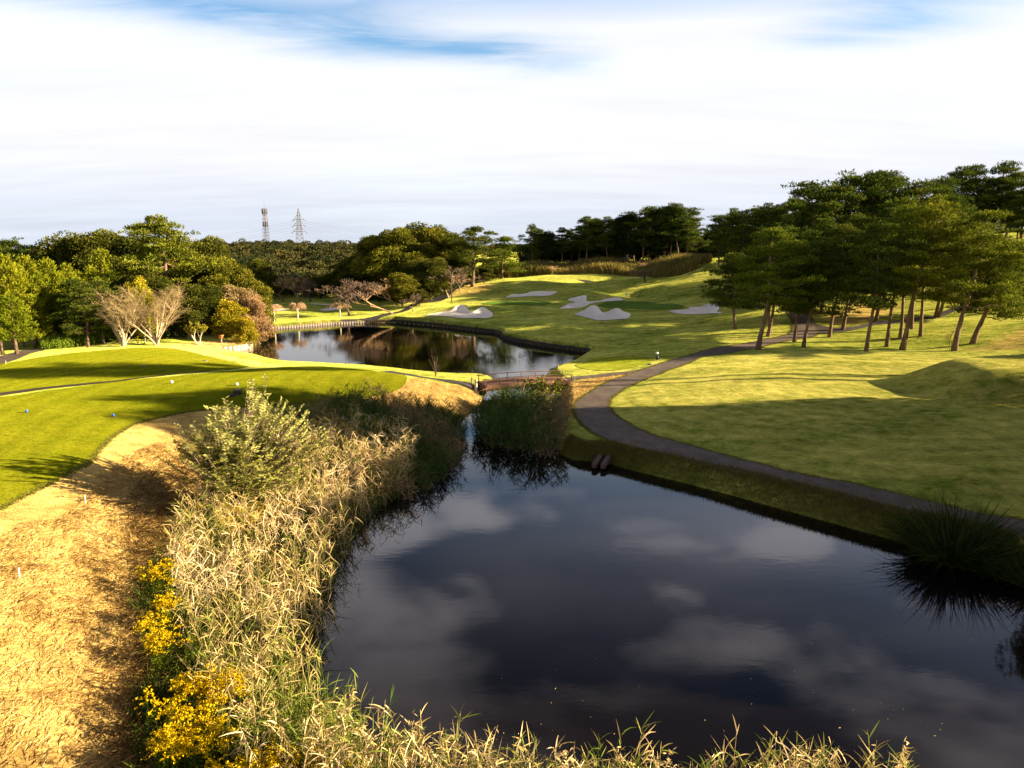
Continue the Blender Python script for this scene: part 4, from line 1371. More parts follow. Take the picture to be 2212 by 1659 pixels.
# --- front rows of the grove on the right: each pine modelled for itself
GROVE = [
    # base(zoom3) , top(zoom3), crown width m, lean x m, crown_from, kind, label
    ((343, 1183), (300, 690), 5.0, -.6, .34, 0, 'leftmost pine of the right-hand grove, low dark crown reaching over the bunker'),
    ((484, 1317), (560, 512), 5.2, 2.0, .40, 1, 'pine with crooked reddish trunk right beside the cart path bend, bright top'),
    ((547, 1230), (640, 560), 3.4, .8, .46, 0, 'pine with straight grey trunk just behind the crooked one by the path'),
    ((571, 1205), (500, 640), 3.2, -.5, .42, 0, 'thin pine trunk partly hidden behind the straight grey one by the path'),
    ((722, 1266), (760, 640), 3.6, .5, .36, 0, 'slim pine on the grass right of the cart path, left of a leaning one'),
    ((779, 1301), (860, 610), 4.2, 1.4, .38, 0, 'slim pine leaning right, nearest to the path after the crooked one'),
    ((948, 1235), (1020, 480), 4.2, 1.9, .42, 0, 'pine leaning right with dark shaded trunk before the woodland track'),
    ((1034, 1186), (1100, 420), 4.2, 1.5, .44, 0, 'pine leaning right with sunlit pale trunk foot at the woodland track'),
    ((1188, 1326), (1230, 470), 4.6, .9, .38, 0, 'dark slender trunk standing alone nearest the fairway in the grove centre'),
    ((1250, 1126), (1290, 380), 4.0, .5, .45, 0, 'pine with flared trunk foot behind the woodland track'),
    ((1321, 1296), (1370, 330), 5.0, .9, .44, 1, 'tall pine with thick orange-lit trunk in the middle of the grove'),
    ((1408, 1247), (1420, 400), 4.0, .3, .46, 0, 'pine trunk between the orange-lit one and the thick leaning one'),
    ((1418, 1318), (1600, 300), 5.8, 3.2, .42, 1, 'thick forked pine leaning right with the broad bright crown'),
    ((1482, 1182), (1500, 350), 4.0, .2, .48, 0, 'slim shaded pine trunk just right behind the thick leaning pine'),
    ((1542, 1229), (1480, 380), 4.4, -.7, .46, 1, 'pine with sunlit right side leaning slightly left at the shadow edge'),
    ((1637, 1104), (1700, 420), 4.2, .6, .36, 0, 'short dark pine trunk on the slope behind, one of a close pair, left one'),
    ((1658, 1106), (1760, 460), 3.8, 1.0, .40, 0, 'pale thin pine trunk on the slope behind, one of a close pair, right one'),
    ((1757, 1323), (1860, 400), 5.4, 3.4, .40, 1, 'pine with long curved trunk bowing right at the mound crest'),
    ((1872, 1277), (2010, 620), 5.0, 4.0, .34, 1, 'rightmost pine with trunk curving right like a bow and low wide crown'),
]
for i, (b0, tp, cw, lx, cf, kd, lab) in enumerate(GROVE):
    bx_, by_ = Z3(*b0)
    X, Y, z = G0(bx_, by_)
    tpx, tpy = Z3(*tp)
    _, _, zt = at_d(tpx, tpy, Y)
    hh = zt - z
    mpp = Y / F_PX
    lean = (tpx - bx_) * mpp * .85
    curve = i in (17, 18, 12, 1)
    tb, cb = pine_parts(hh, lean=(lean, rng.uniform(-.6, .6)), crown_w=cw * .98, base_r=.23 if not curve else .31, seed=200 + i, crown_from=cf - .07, k_limb=30, needle=.29, bend=.8 if curve else .45, side=.18 if lean > 1 else 0)
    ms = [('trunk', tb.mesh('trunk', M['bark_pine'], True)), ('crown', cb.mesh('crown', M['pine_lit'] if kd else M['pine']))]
    place('pine_tree', ms, (X, Y, z), 0, (1, 1, 1), lab, 'pine', 'pines of the right-hand grove')
# small sapling by the curved pine
X, Y, z = G0(Z3(1735, 1318)[0], Z3(1735, 1318)[1])
tb, wb, _ = bare_parts(2.4, 1.2, seed=77, levels=3, base_r=.03, twig=.012); fit([tb, wb], 2.4, 1.0)
place('sapling', [('trunk', tb.mesh('trunk', M['bark_dark'])), ('twigs', wb.mesh('twigs', M['brownleaf']))], (X, Y, z), label='thin twiggy sapling at the foot of the long curved pine', cat='sapling')

# --- pines behind the grove and on the rise
gl = 'pine packed behind the front pines of the right-hand grove'
for px, tp, Y in [(1735, 520, 108), (1790, 470, 112), (1812, 395, 124), (1776, 388, 122), (1850, 374, 126), (1880, 366, 130), (1912, 372, 124), (1938, 367, 132), (1975, 386, 124), (2018, 382, 128),
                  (2050, 405, 120), (2100, 470, 112), (1740, 450, 140), (2165, 540, 106)]:
    tree('pine', px, tp, Y, label=gl, group='pines packed behind the front row of the grove', cat='pine', wide=1.05)
rl_ = 'dark pine on the high ground at the upper right edge'
RLX = sorted([2072, 2108, 2158, 2192, 2225, 2260, 2130, 2060, 2240, 2290, 2090, 2215])
for px, tp, Y in [(2072, 358, 140), (2108, 352, 143), (2158, 347, 140), (2192, 368, 138), (2225, 372, 142), (2260, 380, 135), (2130, 400, 150), (2060, 440, 138), (2240, 470, 120), (2290, 400, 130), (2090, 430, 134), (2215, 420, 132)]:
    tree('pine', px, tp, Y, label=rl_ + ', ' + ORD[RLX.index(px)] + ' from left', group='pines on the high ground at the upper right', cat='pine')
fl_ = 'far dark pine in the row left of the grove top'
FLX = sorted([1561, 1577, 1592, 1608, 1625, 1640, 1655, 1672, 1692, 1708, 1725, 1745, 1610, 1650, 1690])
for px, tp, Y in [(1561, 463, 172), (1577, 462, 168), (1592, 448, 176), (1608, 455, 170), (1625, 446, 168), (1640, 450, 172), (1655, 437, 165), (1672, 445, 168), (1692, 440, 162), (1708, 427, 160), (1725, 425, 158), (1745, 430, 155), (1610, 480, 158), (1650, 490, 150), (1690, 480, 148)]:
    tree('pine', px, tp, Y, label=fl_ + ', ' + ORD[FLX.index(px)] + ' from left', group='far row of pines left of the grove top', cat='pine', wide=1.0)
for px, tp, Y in [(1518, 510, 230), (1532, 497, 226), (1545, 500, 222), (1526, 520, 214), (1508, 525, 228)]:
    tree('dark', px, tp, Y, label='low dark tree in the gap between the two pine woods', group='low dark trees in the gap', wide=.8)
# --- pine wood behind the far fairway
ml = 'tall dark pine in the wood behind the far green'
for k, (px, tp, Y) in enumerate([(1150, 484, 214), (1168, 495, 218), (1182, 500, 214), (1217, 490, 214), (1234, 494, 220), (1250, 487, 214), (1267, 465, 210), (1283, 474, 215), (1297, 470, 213), (1314, 467, 209), (1328, 474, 214), (1343, 470, 216), (1357, 460, 208),
                                 (1374, 455, 212), (1390, 444, 205), (1407, 450, 210), (1424, 447, 208), (1440, 442, 206), (1456, 437, 203), (1472, 439, 202), (1486, 447, 204), (1500, 470, 206)]):
    kd = 'pine' if k % 5 in (0, 1, 3, 4) else 'dark'
    tree(kd, px, tp, Y, label=(ml if kd == 'pine' else 'dense dark broadleaf tree in the wood behind the far green') + ', ' + ORD[k] + ' treetop from left', group='dark wood behind the far green', cat='pine' if kd == 'pine' else 'tree', wide=.95)
for px, tp, Y in [(1200, 520, 224), (1230, 525, 226), (1160, 525, 226), (1300, 505, 222), (1340, 505, 224), (1380, 500, 222), (1420, 500, 220), (1465, 495, 218), (1265, 515, 224)]:
    tree('dark', px, tp, Y, label='dark tree filling the back of the wood behind the far green', group='dark filler trees behind the far green', wide=1.25)
# two pines left of the green, each its own
for (b0, tp, cw, cf, lit, Ysh, lab) in [((1014, 620), (1024, 488), 6.0, .34, 0, 0, 'large dark pine with stout trunk standing on the mound left of the far green'),
                                       ((1092, 606), (1088, 512), 6.0, .18, 1, 6, 'rounder sunlit pine between the mound pine and the wood')]:
    X, Y, z = G0(*b0)
    Y += Ysh
    X, g, hh = top_h(tp[0], tp[1], Y)
    tb, cb = pine_parts(hh, crown_w=cw, base_r=.42, seed=300 + int(b0[0]), crown_from=cf, k_limb=28, lean=(.8, 0))
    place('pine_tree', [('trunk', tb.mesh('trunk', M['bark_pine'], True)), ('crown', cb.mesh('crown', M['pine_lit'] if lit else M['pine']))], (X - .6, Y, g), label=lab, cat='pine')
tree('broad', 1045, 575, 184, 1, label='low bushy dark tree between the mound pine and the tall grass', wide=1.3)
tree('broad', 1062, 560, 196, 0, label='bushy green tree right behind the mound pine', wide=1.1)
# --- broadleaf wood in the middle
for k, (kd, px, tp, Y, idx, lab, wd) in enumerate([
    ('broad', 775, 560, 176, 2, 'dark tree at the left end of the middle wood', 1.2),
    ('broad', 815, 505, 172, 1, 'tall dark-green tree above the two leaning leafless trees', 1.25),
    ('olive', 846, 500, 168, 0, 'broad green tree with sunlit right side above the pond bank', 1.25),
    ('olive', 868, 590, 154, 3, 'lower bright green tree with drooping side by the far bank path', 1.35),
    ('broad', 892, 484, 180, 3, 'tallest dark tree in the middle wood with ragged top', 1.2),
    ('olive', 922, 490, 176, 1, 'tall olive tree right of the ragged-topped one', 1.15),
    ('olive', 950, 494, 180, 0, 'rounded brownish-olive tree in the middle wood', 1.15),
    ('broad', 975, 508, 178, 2, 'dark green tree left of the mound pine', 1.15),
    ('broad', 930, 560, 160, 2, 'dark lower tree behind the leafless tree on the far bank', 1.15),
    ('dark', 900, 560, 172, 0, 'very dark tree deep in the middle wood', 1.2),
    ('dark', 760, 590, 168, 1, 'dark spreading tree at the water end of the wood', 1.3),
    ('dark', 795, 580, 170, 3, 'dark tree behind the leaning leafless tree', 1.3),
    ('broad', 740, 575, 186, 0, 'dark tree at the foot of the wooded hill', 1.2),
    ('broad', 905, 625, 152, 1, 'small leafy bush beside the path on the far bank', 1.2),
    ('olive', 725, 600, 184, 1, 'small green tree beside the far green', 1.0),
    ('broad', 690, 598, 186, 2, 'small dark tree behind the far green, right of the leafless pair', 1.2),
    ('broad', 655, 605, 190, 1, 'small dark tree behind the far green between leafless trees', 1.2),
    ('broad', 605, 600, 188, 0, 'small dark tree behind the far green, by the brown bush', 1.2),
    ('broad', 560, 560, 170, 3, 'green tree rising right behind the brown bushy tree', 1.1)]):
    tree(kd, px, tp, Y, idx, lab, 'middle wood and trees round the far green', wd)
# --- leafless trees
for px, b, tp, idx, wd, lab in [
    (573, 652, 588, 0, 1.0, 'leafless reddish tree left of the others behind the far green'), (608, 652, 585, 1, 1.0, 'leafless tree with orange-brown limbs behind the far bunker'),
    (640, 654, 594, 2, 1.0, 'forked pale leafless tree standing behind the far green'), (668, 652, 600, 0, .9, 'small leafless tree at the right of the row behind the far green'),
    (751, 681, 612, 0, .95, 'dusky purple leafless tree behind the third weeping tree'), (968, 644, 572, 1, 1.15, 'spreading leafless tree on the far bank beside the slender pole'),
    (992, 628, 590, 2, .8, 'thin leafless tree on the path bend below the mound pine'), (892, 673, 630, 1, .7, 'small dark crooked leafless tree by the far bank path')]:
    X, Y, z = G0(px, b)
    tree('bare', px, tp, Y, idx, lab, 'leafless trees around the back pond', wd, rz=1.0)
# two leaning leafless trees over the bank
tb, wb, _ = bare_parts(7.5, 9, seed=61, levels=5, base_r=.12, spread=.6, lean=(-.75, 0), twig=.02, up=.5); fit([tb, wb], 7.0, 8.0)
X, Y, z = G0(853, 677)
place('leafless_tree', [('trunk', tb.mesh('trunk', M['twig_buff'], True)), ('twigs', wb.mesh('twigs', M['twig_red']))], (X, Y, z), label='pale leafless tree leaning far left over the grass by the back pond', cat='tree')
tb, wb, _ = bare_parts(6.5, 6, seed=62, levels=5, base_r=.11, spread=.55, lean=(-.2, 0), twig=.02); fit([tb, wb], 6.6, 6)
X, Y, z = G0(862, 668)
place('leafless_tree', [('trunk', tb.mesh('trunk', M['twig_buff'], True)), ('twigs', wb.mesh('twigs', M['twig_buff']))], (X, Y + 2, z), label='pale leafless tree with twisted limbs behind the leaning one', cat='tree')
# small bare trees in the tall grass
LBX = sorted([1180, 1192, 1226, 1262, 1285, 1315, 1340, 1355, 1392, 1300, 1430, 1492])
for px, b, tp in [(1180, 590, 562), (1192, 600, 572), (1226, 592, 560), (1262, 590, 565), (1285, 592, 558), (1315, 592, 570), (1340, 580, 553), (1355, 582, 555), (1392, 596, 575), (1300, 600, 572), (1430, 575, 556), (1492, 572, 552)]:
    Y = 205 if b < 596 else 196
    tree('bare', px, tp, Y, None, 'little leafless tree in the tall grass below the pine wood, ' + ORD[LBX.index(px)] + ' from left', 'small leafless trees in the tall grass', .7, min_h=2.5)
X, Y, z = G0(Z2(1960, 625)[0], Z2(1960, 625)[1])
tree('bare', 1396, 580, Y, 0, 'low spreading leafless bush at the near edge of the tall grass', None, 1.0)
# --- three weeping trees
for i, (px, b, tp, wd, lab) in enumerate([(592, 696, 655, 3.3, 'left of three small weeping leafless trees by the back pond'), (643, 693, 651, 3.8, 'middle of three small weeping leafless trees, with one low side branch'),
                                         (734, 687, 650, 4.2, 'right of three small weeping leafless trees, umbrella shaped')]):
    X, Y, z = G0(px, b)
    _, _, zt = at_d(px, tp, Y)
    tb, wb = weeping_parts(zt - z, wd, 90 + i)
    place('weeping_tree', [('trunk', tb.mesh('trunk', M['white_bark'], True)), ('twigs', wb.mesh('twigs', M['twig_buff']))], (X, Y, z), label=lab, cat='tree', group='three small weeping trees')

# --- left side
for i, (px, b, tp, wd, sd_, st) in enumerate([(267, 748, 603, 8.2, 71, 4), (339, 746, 608, 8.8, 75, 3)]):
    X, Y, z = G0(px, b)
    _, _, zt = at_d(px, tp, Y)
    hh = zt - z
    tb, wb = fan_parts(hh, wd, seed=sd_, stems=[8, 8][i]); fit([tb, wb], hh, wd)
    place('leafless_tree', [('trunk', tb.mesh('trunk', M['pale_bark'], True)), ('twigs', wb.mesh('twigs', M['twig_pale']))], (X, Y, z),
          label=['left of two pale leafless many-stemmed trees behind the back tee', 'right of two pale leafless many-stemmed trees behind the back tee, whiter trunk'][i], cat='tree', group='pair of pale leafless trees')
# big red pine over the left wood
X, g, hh = top_h(332, 463, 108)
tb, cb = pine_parts(hh, crown_w=6.6, base_r=.5, seed=401, crown_from=.42, k_limb=34, lean=(-.8, 0), bend=.9, needle=.38)
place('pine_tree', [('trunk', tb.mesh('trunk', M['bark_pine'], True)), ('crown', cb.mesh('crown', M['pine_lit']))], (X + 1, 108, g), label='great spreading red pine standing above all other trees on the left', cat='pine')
X, g, hh = top_h(20, 516, 118)
tb, cb = pine_parts(hh, crown_w=5.0, base_r=.4, seed=402, crown_from=.6, k_limb=22)
place('pine_tree', [('trunk', tb.mesh('trunk', M['bark_pine'], True)), ('crown', cb.mesh('crown', M['pine']))], (X, 118, g), label='flat-topped pine rising at the left edge of the photo', cat='pine')
for px, tp, Y, idx, lab, wd, kd in [
    (150, 522, 122, 0, 'dark oak left of the great red pine, shoulder of the crown', 1.0, 'broad'), (190, 506, 120, 2, 'tall dark oak just left of the great red pine', 1.1, 'broad'), (232, 503, 122, 1, 'dark oak touching the great red pine', 1.1, 'broad'),
    (275, 514, 122, 0, 'dark tree behind the great red pine', 1.1, 'broad'), (395, 545, 116, 0, 'olive tree right of the great red pine', 1.0, 'olive'), (430, 520, 122, 2, 'dark rounded tree right of the great red pine', 1.0, 'broad'),
    (455, 552, 112, 1, 'glossy dark green tree above the yellow-leaved shrub', 1.0, 'olive'), (495, 560, 116, 3, 'green tree sloping down towards the pond', 1.0, 'olive'), (525, 590, 114, 0, 'last green tree at the pond end of the left wood', .8, 'olive'),
    (400, 610, 102, 1, 'low dark tree behind the pale leafless pair', 1.0, 'broad'), (440, 620, 104, 2, 'low dark tree behind the yellow-leaved shrub', .9, 'broad'), (300, 590, 104, 2, 'dark tree between the two pale leafless trees', .9, 'broad'),
    (350, 600, 106, 0, 'leafy tree behind the right pale leafless tree', .9, 'broad'), (245, 600, 104, 3, 'dark tree behind the left pale leafless tree', 1.0, 'broad'), (85, 545, 150, 1, 'grey-green tree farther off at the left', 1.2, 'broad'), (120, 548, 150, 2, 'hazy tree farther off at the left', 1.2, 'broad'),
    (60, 560, 130, 0, 'dark tree behind the bright cedars at the left', 1.1, 'dark'), (10, 570, 120, 1, 'dark tree behind the cedars at the left edge', 1.1, 'dark')]:
    tree(kd, px, tp, Y, idx, lab, 'left wood', wd)
PR['yellowtree'] = [(5.5, meshes_of(broad_parts(5.5, 5.0, seed=81, leaf=.24, lobes=8, trunk_r=.12, crown_from=.05, dens=.8, loose=.25), M['white_bark'], M['yellow']))]
PR['brownbush'] = [(7.5, meshes_of(broad_parts(7.5, 6.0, seed=82, leaf=.22, lobes=9, trunk_r=.15, crown_from=.05, dens=.9, loose=.2), M['bark_grey'], M['brownleaf']))]
for px, tp, Y, kd, lab, wd in [(497, 655, 103, 'yellowtree', 'yellow-leaved shrub spreading to the water edge', 1.15), (470, 640, 106, 'yellowtree', 'taller yellow-green shrub behind', .9), (528, 690, 101, 'yellowtree', 'low yellow shrub overhanging the back pond', .8),
                               (512, 618, 108, 'brownbush', 'fluffy buff-brown bushy tree at the pond end of the left wood', 1.05), (545, 640, 106, 'brownbush', 'smaller brown bush leaning over the back pond', .7), (300, 612, 96, 'yellowtree', 'yellow foliage between the two pale leafless trees', .6)]:
    tree(kd, px, tp, Y, 0, lab, None, wd, name='shrub', cat='shrub')
X, Y, z = G0(429, 745)
tb, wb, _ = bare_parts(3.2, 3, seed=83, stems=2, levels=4, base_r=.09, twig=.014); fit([tb, wb], 3.2, 3.0)
cb = MB(); Vt = np.vstack(wb.V); k = rng.integers(0, len(Vt), 1500)
cb.leaves(Vt[k], rng.normal(size=(1500, 3)) + [0, 0, .2], .2, .12, rng.uniform(.2, 1, 1500))
place('small_tree', [('trunk', tb.mesh('trunk', M['white_bark'])), ('twigs', wb.mesh('twigs', M['twig_pale'])), ('leaves', cb.mesh('leaves', M['yellow']))], (X, Y, z), label='small yellow-leaved tree with pale trunk on the peninsula lawn', cat='tree')
# cedars of the left
CDX = sorted([(-30, 560), (6, 556), (30, 575), (54, 558), (76, 590), (98, 564), (122, 590), (142, 574), (168, 590), (195, 580), (218, 544), (238, 590), (20, 640), (-10, 640), (62, 640), (110, 640), (180, 640)])
for i, (px, tp, Y) in enumerate([(-30, 560, 86), (6, 556, 84), (30, 575, 86), (54, 558, 88), (76, 590, 88), (98, 564, 90), (122, 590, 91), (142, 574, 93), (168, 590, 95), (195, 580, 96), (218, 544, 99), (238, 590, 98), (20, 640, 80), (-10, 640, 80), (62, 640, 85), (110, 640, 88), (180, 640, 93)]):
    tree('cedar', px, tp, Y + 5, i % 3, 'bright yellow-green conifer in the row at the left edge, ' + ORD[CDX.index((px, tp))] + ' from left', 'bright conifers along the left edge', 1.05 if i < 12 else 1.3, name='conifer', cat='conifer')
for i, (px, b, tp, Y) in enumerate([(175, 735, 610, 91), (150, 738, 600, 92), (210, 735, 600, 94)]):
    tree('pine', px, tp, Y, i, 'sunlit young pine behind the hedge, ' + ['middle', 'left', 'right'][i] + ' of three', 'young pines behind the hedge', .9, cat='pine')
# hedge
hp = smooth_poly([cast_land(*p)[:2] for p in [(92, 758), (130, 755), (170, 750), (210, 745), (258, 741)]], 6, False)
root = empty('hedge', (hp[0][0], hp[0][1], hz(*hp[0]))); tag(root, 'clipped low bright green hedge behind the back tee', 'hedge')
cb = MB()
n = 9000
seg = rng.uniform(0, 1, n)
hx = np.interp(seg, np.linspace(0, 1, len(hp)), hp[:, 0]); hy = np.interp(seg, np.linspace(0, 1, len(hp)), hp[:, 1])
bump = 1.35 + .25 * np.sin(seg * 40) + .15 * np.sin(seg * 90)
a = rng.uniform(0, math.pi, n)
P = np.c_[hx + np.cos(a) * rng.uniform(.3, .95, n) * .3, hy + 1.0 + np.cos(a) * .95, H(hx, hy) + bump * np.sin(a) ** .6 * rng.uniform(.75, 1.03, n)]
P[:, :] -= np.array([*hp[0], hz(*hp[0])])
cb.leaves(P, np.c_[np.cos(a) * .2, np.cos(a) * -.6, np.ones(n)] + rng.normal(0, .5, (n, 3)), .26, .15, rng.uniform(0, 1, n))
cb.build('foliage', M['hedge'], root)
wbx = MB()
for q in np.linspace(.02, .98, 16):
    x_, y_ = np.interp(q, np.linspace(0, 1, len(hp)), hp[:, 0]), np.interp(q, np.linspace(0, 1, len(hp)), hp[:, 1])
    wbx.tube([(x_ - hp[0][0], y_ + 1 - hp[0][1], hz(x_, y_) - hz(*hp[0]) - .1), (x_ - hp[0][0], y_ + 1 - hp[0][1], hz(x_, y_) - hz(*hp[0]) + 1.1)], .05, 5)
wbx.build('stems', M['bark_dark'], root)

# --- trees outside the right edge: they throw the long shadows over the lawns and show in the pond
for i, (x_, y_, hh, kd) in enumerate([(49, 48.9, 22.0, 1), (53, 47.6, 22, 2), (47, 46.8, 19, 0), (44, 47.3, 20.5, 2), (43, 46, 16, 1), (42, 43.5, 14.5, 0), (39, 41, 13.5, 1), (38, 37.5, 13, 2), (36, 34, 12.5, 0), (34, 31, 12, 2), (33, 28, 11.5, 0), (31, 25.5, 11, 1),
                                      (54, 47, 17, 1), (50, 42, 16, 2), (46, 36, 14, 0), (29.5, 22.6, 10.5, 2), (62, 49.2, 25, 0), (57, 48, 22, 2)]):
    ph, ms = PR['broad'][kd]
    s = hh / ph
    place('broadleaf_tree', ms, (x_, y_, hz(x_, y_) - .1), i * 1.3, (s * .68, s * .68, s), 'broadleaf tree standing outside the right edge of the photo', 'tree', 'trees outside the right edge of the photo')

for i, (x_, y_, hh) in enumerate([(78, 64.5, 26), (81, 66.5, 29), (76, 67.5, 24)]):  # unseen pines, crowns lifted to throw shade on the back tee
    tb, cb = pine_parts(hh, crown_w=5, base_r=.3, seed=500 + i, crown_from=.74, k_limb=20, pads=1.2)
    place('pine_tree', [('trunk', tb.mesh('trunk', M['bark_pine'], True)), ('crown', cb.mesh('crown', M['pine']))], (x_, y_, hz(x_, y_)), label='unseen high-crowned pine set outside the right edge to shade the back tee', cat='pine', group='pines outside the right edge of the photo')


# ------------------------------------------------------------------ far woods as masses
def far_wood(name, items, seed, size=.9, label=None):
    r = np.random.default_rng(seed)
    b = MB()
    for (x_, y_, g, hh, w_) in items:
        n_ = int(150 + 16 * w_ * w_)
        e = r.normal(size=(n_, 3)); e /= np.linalg.norm(e, axis=1)[:, None]
        e[:, 2] = np.abs(e[:, 2]) * 1.0 - .25
        nl = 6
        lob = r.normal(size=(nl, 3)) * .45; lob[:, 2] = abs(lob[:, 2]) * .6
        which = r.integers(0, nl, n_)
        P = lob[which] + e * .55 * r.uniform(.7, 1.05, n_)[:, None]
        P = P * np.array([w_ / 2, w_ / 2, hh * .42]) + np.array([x_, y_, g + hh * .55])
        tb_ = r.uniform(.05, .8)
        if r.random() < .06: tb_ = 1.0
        tone = np.clip(tb_ + r.normal(0, .12, n_), 0, 1)
        b.leaves(P, e + r.normal(0, .6, (n_, 3)), size * r.uniform(.7, 1.3, n_), size * .7, tone, r)
        b.tube([(x_, y_, g - .5), (x_, y_, g + hh * .6)], .15, 3, 0.2, cap=False)
    o = b.build(name, M['wood_far'])
    tag(o, label, 'wood', kind='stuff')


items = []
r = np.random.default_rng(8)
for Y in np.arange(208, 392, 7.5):
    x0, x1 = at_d(405, 540, Y)[0], at_d(850, 540, Y)[0]
    for x_ in np.arange(x0, x1, 6.2):
        xx, yy = x_ + r.normal(0, 1.6), Y + r.normal(0, 1.8)
        items.append((xx, yy, hz(xx, yy) - .3, r.uniform(6, 9.5) if Y > 240 else r.uniform(5, 8), r.uniform(6, 9)))
far_wood('wooded_hill', items, 9, .62, 'wooded hill of mixed green and brown trees beneath the masts')
items = []
for Y in (300, 430, 445, 520):
    for x_ in np.arange(-Y * .98, Y * .98, 10.5):
        if Y == 300 and not (x_ < at_d(420, 540, Y)[0]):
            continue
        if Y < 500 and at_d(400, 540, Y)[0] < x_ < at_d(800, 540, Y)[0]:
            continue
        g = hz(x_, Y)
        zt = CAMZ + (HOR - r.uniform(535, 552)) / F_PX * Y
        hh = max(7.0, zt - g) if x_ < 60 else 10
        items.append((x_ + r.normal(0, 2), Y + r.normal(0, 3), g - .5, hh, 13))
far_wood('distant_wood', items, 10, 1.1, 'low distant wood along the skyline')

# dark leaf masses added below the woods to deepen their shade
def shade_undergrowth(name, px_line, depth, hgt, n_, mat, label, leaf=.35, ybase=None):
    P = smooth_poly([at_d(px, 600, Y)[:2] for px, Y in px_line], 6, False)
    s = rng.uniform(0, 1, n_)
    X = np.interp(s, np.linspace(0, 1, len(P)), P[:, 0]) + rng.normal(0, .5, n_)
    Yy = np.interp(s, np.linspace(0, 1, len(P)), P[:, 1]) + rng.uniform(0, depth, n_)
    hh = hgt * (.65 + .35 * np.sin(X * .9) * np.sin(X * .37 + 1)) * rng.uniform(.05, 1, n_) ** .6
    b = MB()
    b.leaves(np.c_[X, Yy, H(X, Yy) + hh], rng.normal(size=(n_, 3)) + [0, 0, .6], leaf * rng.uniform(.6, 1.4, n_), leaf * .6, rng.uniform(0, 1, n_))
    tag(b.build(name, mat), label, 'shade_undergrowth', kind='stuff')


shade_undergrowth('shade_undergrowth', [(-120, 100), (100, 100), (240, 100), (350, 100), (420, 103), (530, 106)], 5, 3.0, 26000, M['darkleaf'], 'dark leaf mass added below the left wood to deepen its shade')
shade_undergrowth('shade_undergrowth', [(545, 186), (650, 192), (730, 186), (780, 168), (850, 160), (900, 158), (960, 166), (1010, 182)], 8, 3.6, 26000, M['darkleaf'], 'dark leaf mass added below the middle wood to deepen its shade', .5)
shade_undergrowth('shade_undergrowth', [(1120, 222), (1300, 222), (1500, 212), (1560, 190), (1640, 168)], 8, 5.0, 22000, M['darkleaf'], 'dark leaf mass added below the far pine wood to deepen its shade', .6)
shade_undergrowth('shade_undergrowth', [(1600, 150), (1700, 142), (1800, 140), (1950, 138), (2060, 140), (2120, 150)], 8, 6.5, 26000, M['darkleaf'], 'dark leaf mass added behind the pine grove to deepen its shade', .6)

# tall grass band below the pine wood
n = 30000
TG = np.array([at_d(px, 600, Y)[:2] for px, Y in [(1028, 194), (1080, 196), (1150, 197), (1250, 196), (1330, 194), (1400, 186), (1440, 182), (1500, 180), (1535, 186), (1530, 200), (1440, 204), (1300, 212), (1150, 212), (1040, 212)]])
lo, hi = TG.min(0), TG.max(0)
X, Yy = rng.uniform(lo[0], hi[0], n * 2), rng.uniform(lo[1], hi[1], n * 2)
k = sdf(X, Yy, TG) < 0
X, Yy = X[k][:n], Yy[k][:n]
b = MB()
pt = .5 + .35 * np.sin(X * .22 + 1) * np.cos(Yy * .3) + rng.normal(0, .25, len(X))
b.blades(np.c_[X, Yy, H(X, Yy)], rng.normal(0, .22, (len(X), 3)) + [0, 0, 1], rng.uniform(1.2, 2.5, len(X)) * (1 + .3 * np.sin(X * .31)), .20, .12, np.clip(pt, 0, 1), seg=2)
tag(b.build('tall_grass', M['tallgrass']), 'band of tall rough grass below the dark pine wood', 'tall grass', kind='stuff')


# ------------------------------------------------------------------ reeds, shrubs and grass round the near pond
def scatter(P, dens, rr):
    lo, hi = P.min(0), P.max(0)
    A = (hi - lo).prod()
    n_ = int(A * dens)
    X, Y_ = rr.uniform(lo[0], hi[0], n_), rr.uniform(lo[1], hi[1], n_)
    k = sdf(X, Y_, P) < 0
    return X[k], Y_[k]


def reeds(b, X, Y_, hmin, hmax, tone_f, seed, nl=(8, 13), lw=.034, lean=.12, leafL=.55, plume=.06, pb=None):
    r = np.random.default_rng(seed)
    Z = np.maximum(H(X, Y_), -.3)
    n_ = len(X)
    hh = r.uniform(hmin, hmax, n_)
    D = np.c_[r.normal(0, lean, n_), r.normal(0, lean, n_), np.ones(n_)]
    tone = tone_f(X, Y_, r)
    base = np.c_[X, Y_, Z]
    b.blades(base, D, hh, .018, .03, np.clip(tone + .05, 0, 1), seg=2, r=r)
    Dn = D / np.linalg.norm(D, axis=1)[:, None]
    for j in range(nl[1]):
        k = r.random(n_) < (1.0 if j < nl[0] else .5)
        q = r.uniform(.22, 1.0, n_) if j > 2 else r.uniform(.85, 1.0, n_)
        P = base + Dn * (hh * q)[:, None]
        az = r.uniform(0, 6.283, n_)
        LD = np.c_[np.cos(az), np.sin(az), np.where(tone > .5, r.uniform(-2.2, 1.8, n_), r.uniform(.2, 2.4, n_))]
        tt = np.clip(tone + r.normal(0, .13, n_) + .18 * (q < .5), 0, 1)
        b.blades(P[k], LD[k], (leafL * r.uniform(.5, 1.15, n_))[k], lw * 1.0, r.uniform(.0, .42, n_)[k], tt[k], seg=3, r=r)
    if pb is not None:
        k = r.random(n_) < plume
        P = base[k] + Dn[k] * hh[k][:, None]
        for j in range(16):
            c = P + r.normal(0, .05, P.shape) + np.array([0, 0, -.02 * j + .12])
            pb.leaves(c, r.normal(0, .6, P.shape) + [.4, 0, -.1], .16, .035, r.uniform(.6, .9), r)


def pxpoly(pts, n=3):
    return smooth_poly([at_z(px, py, .4) for px, py in pts], n)


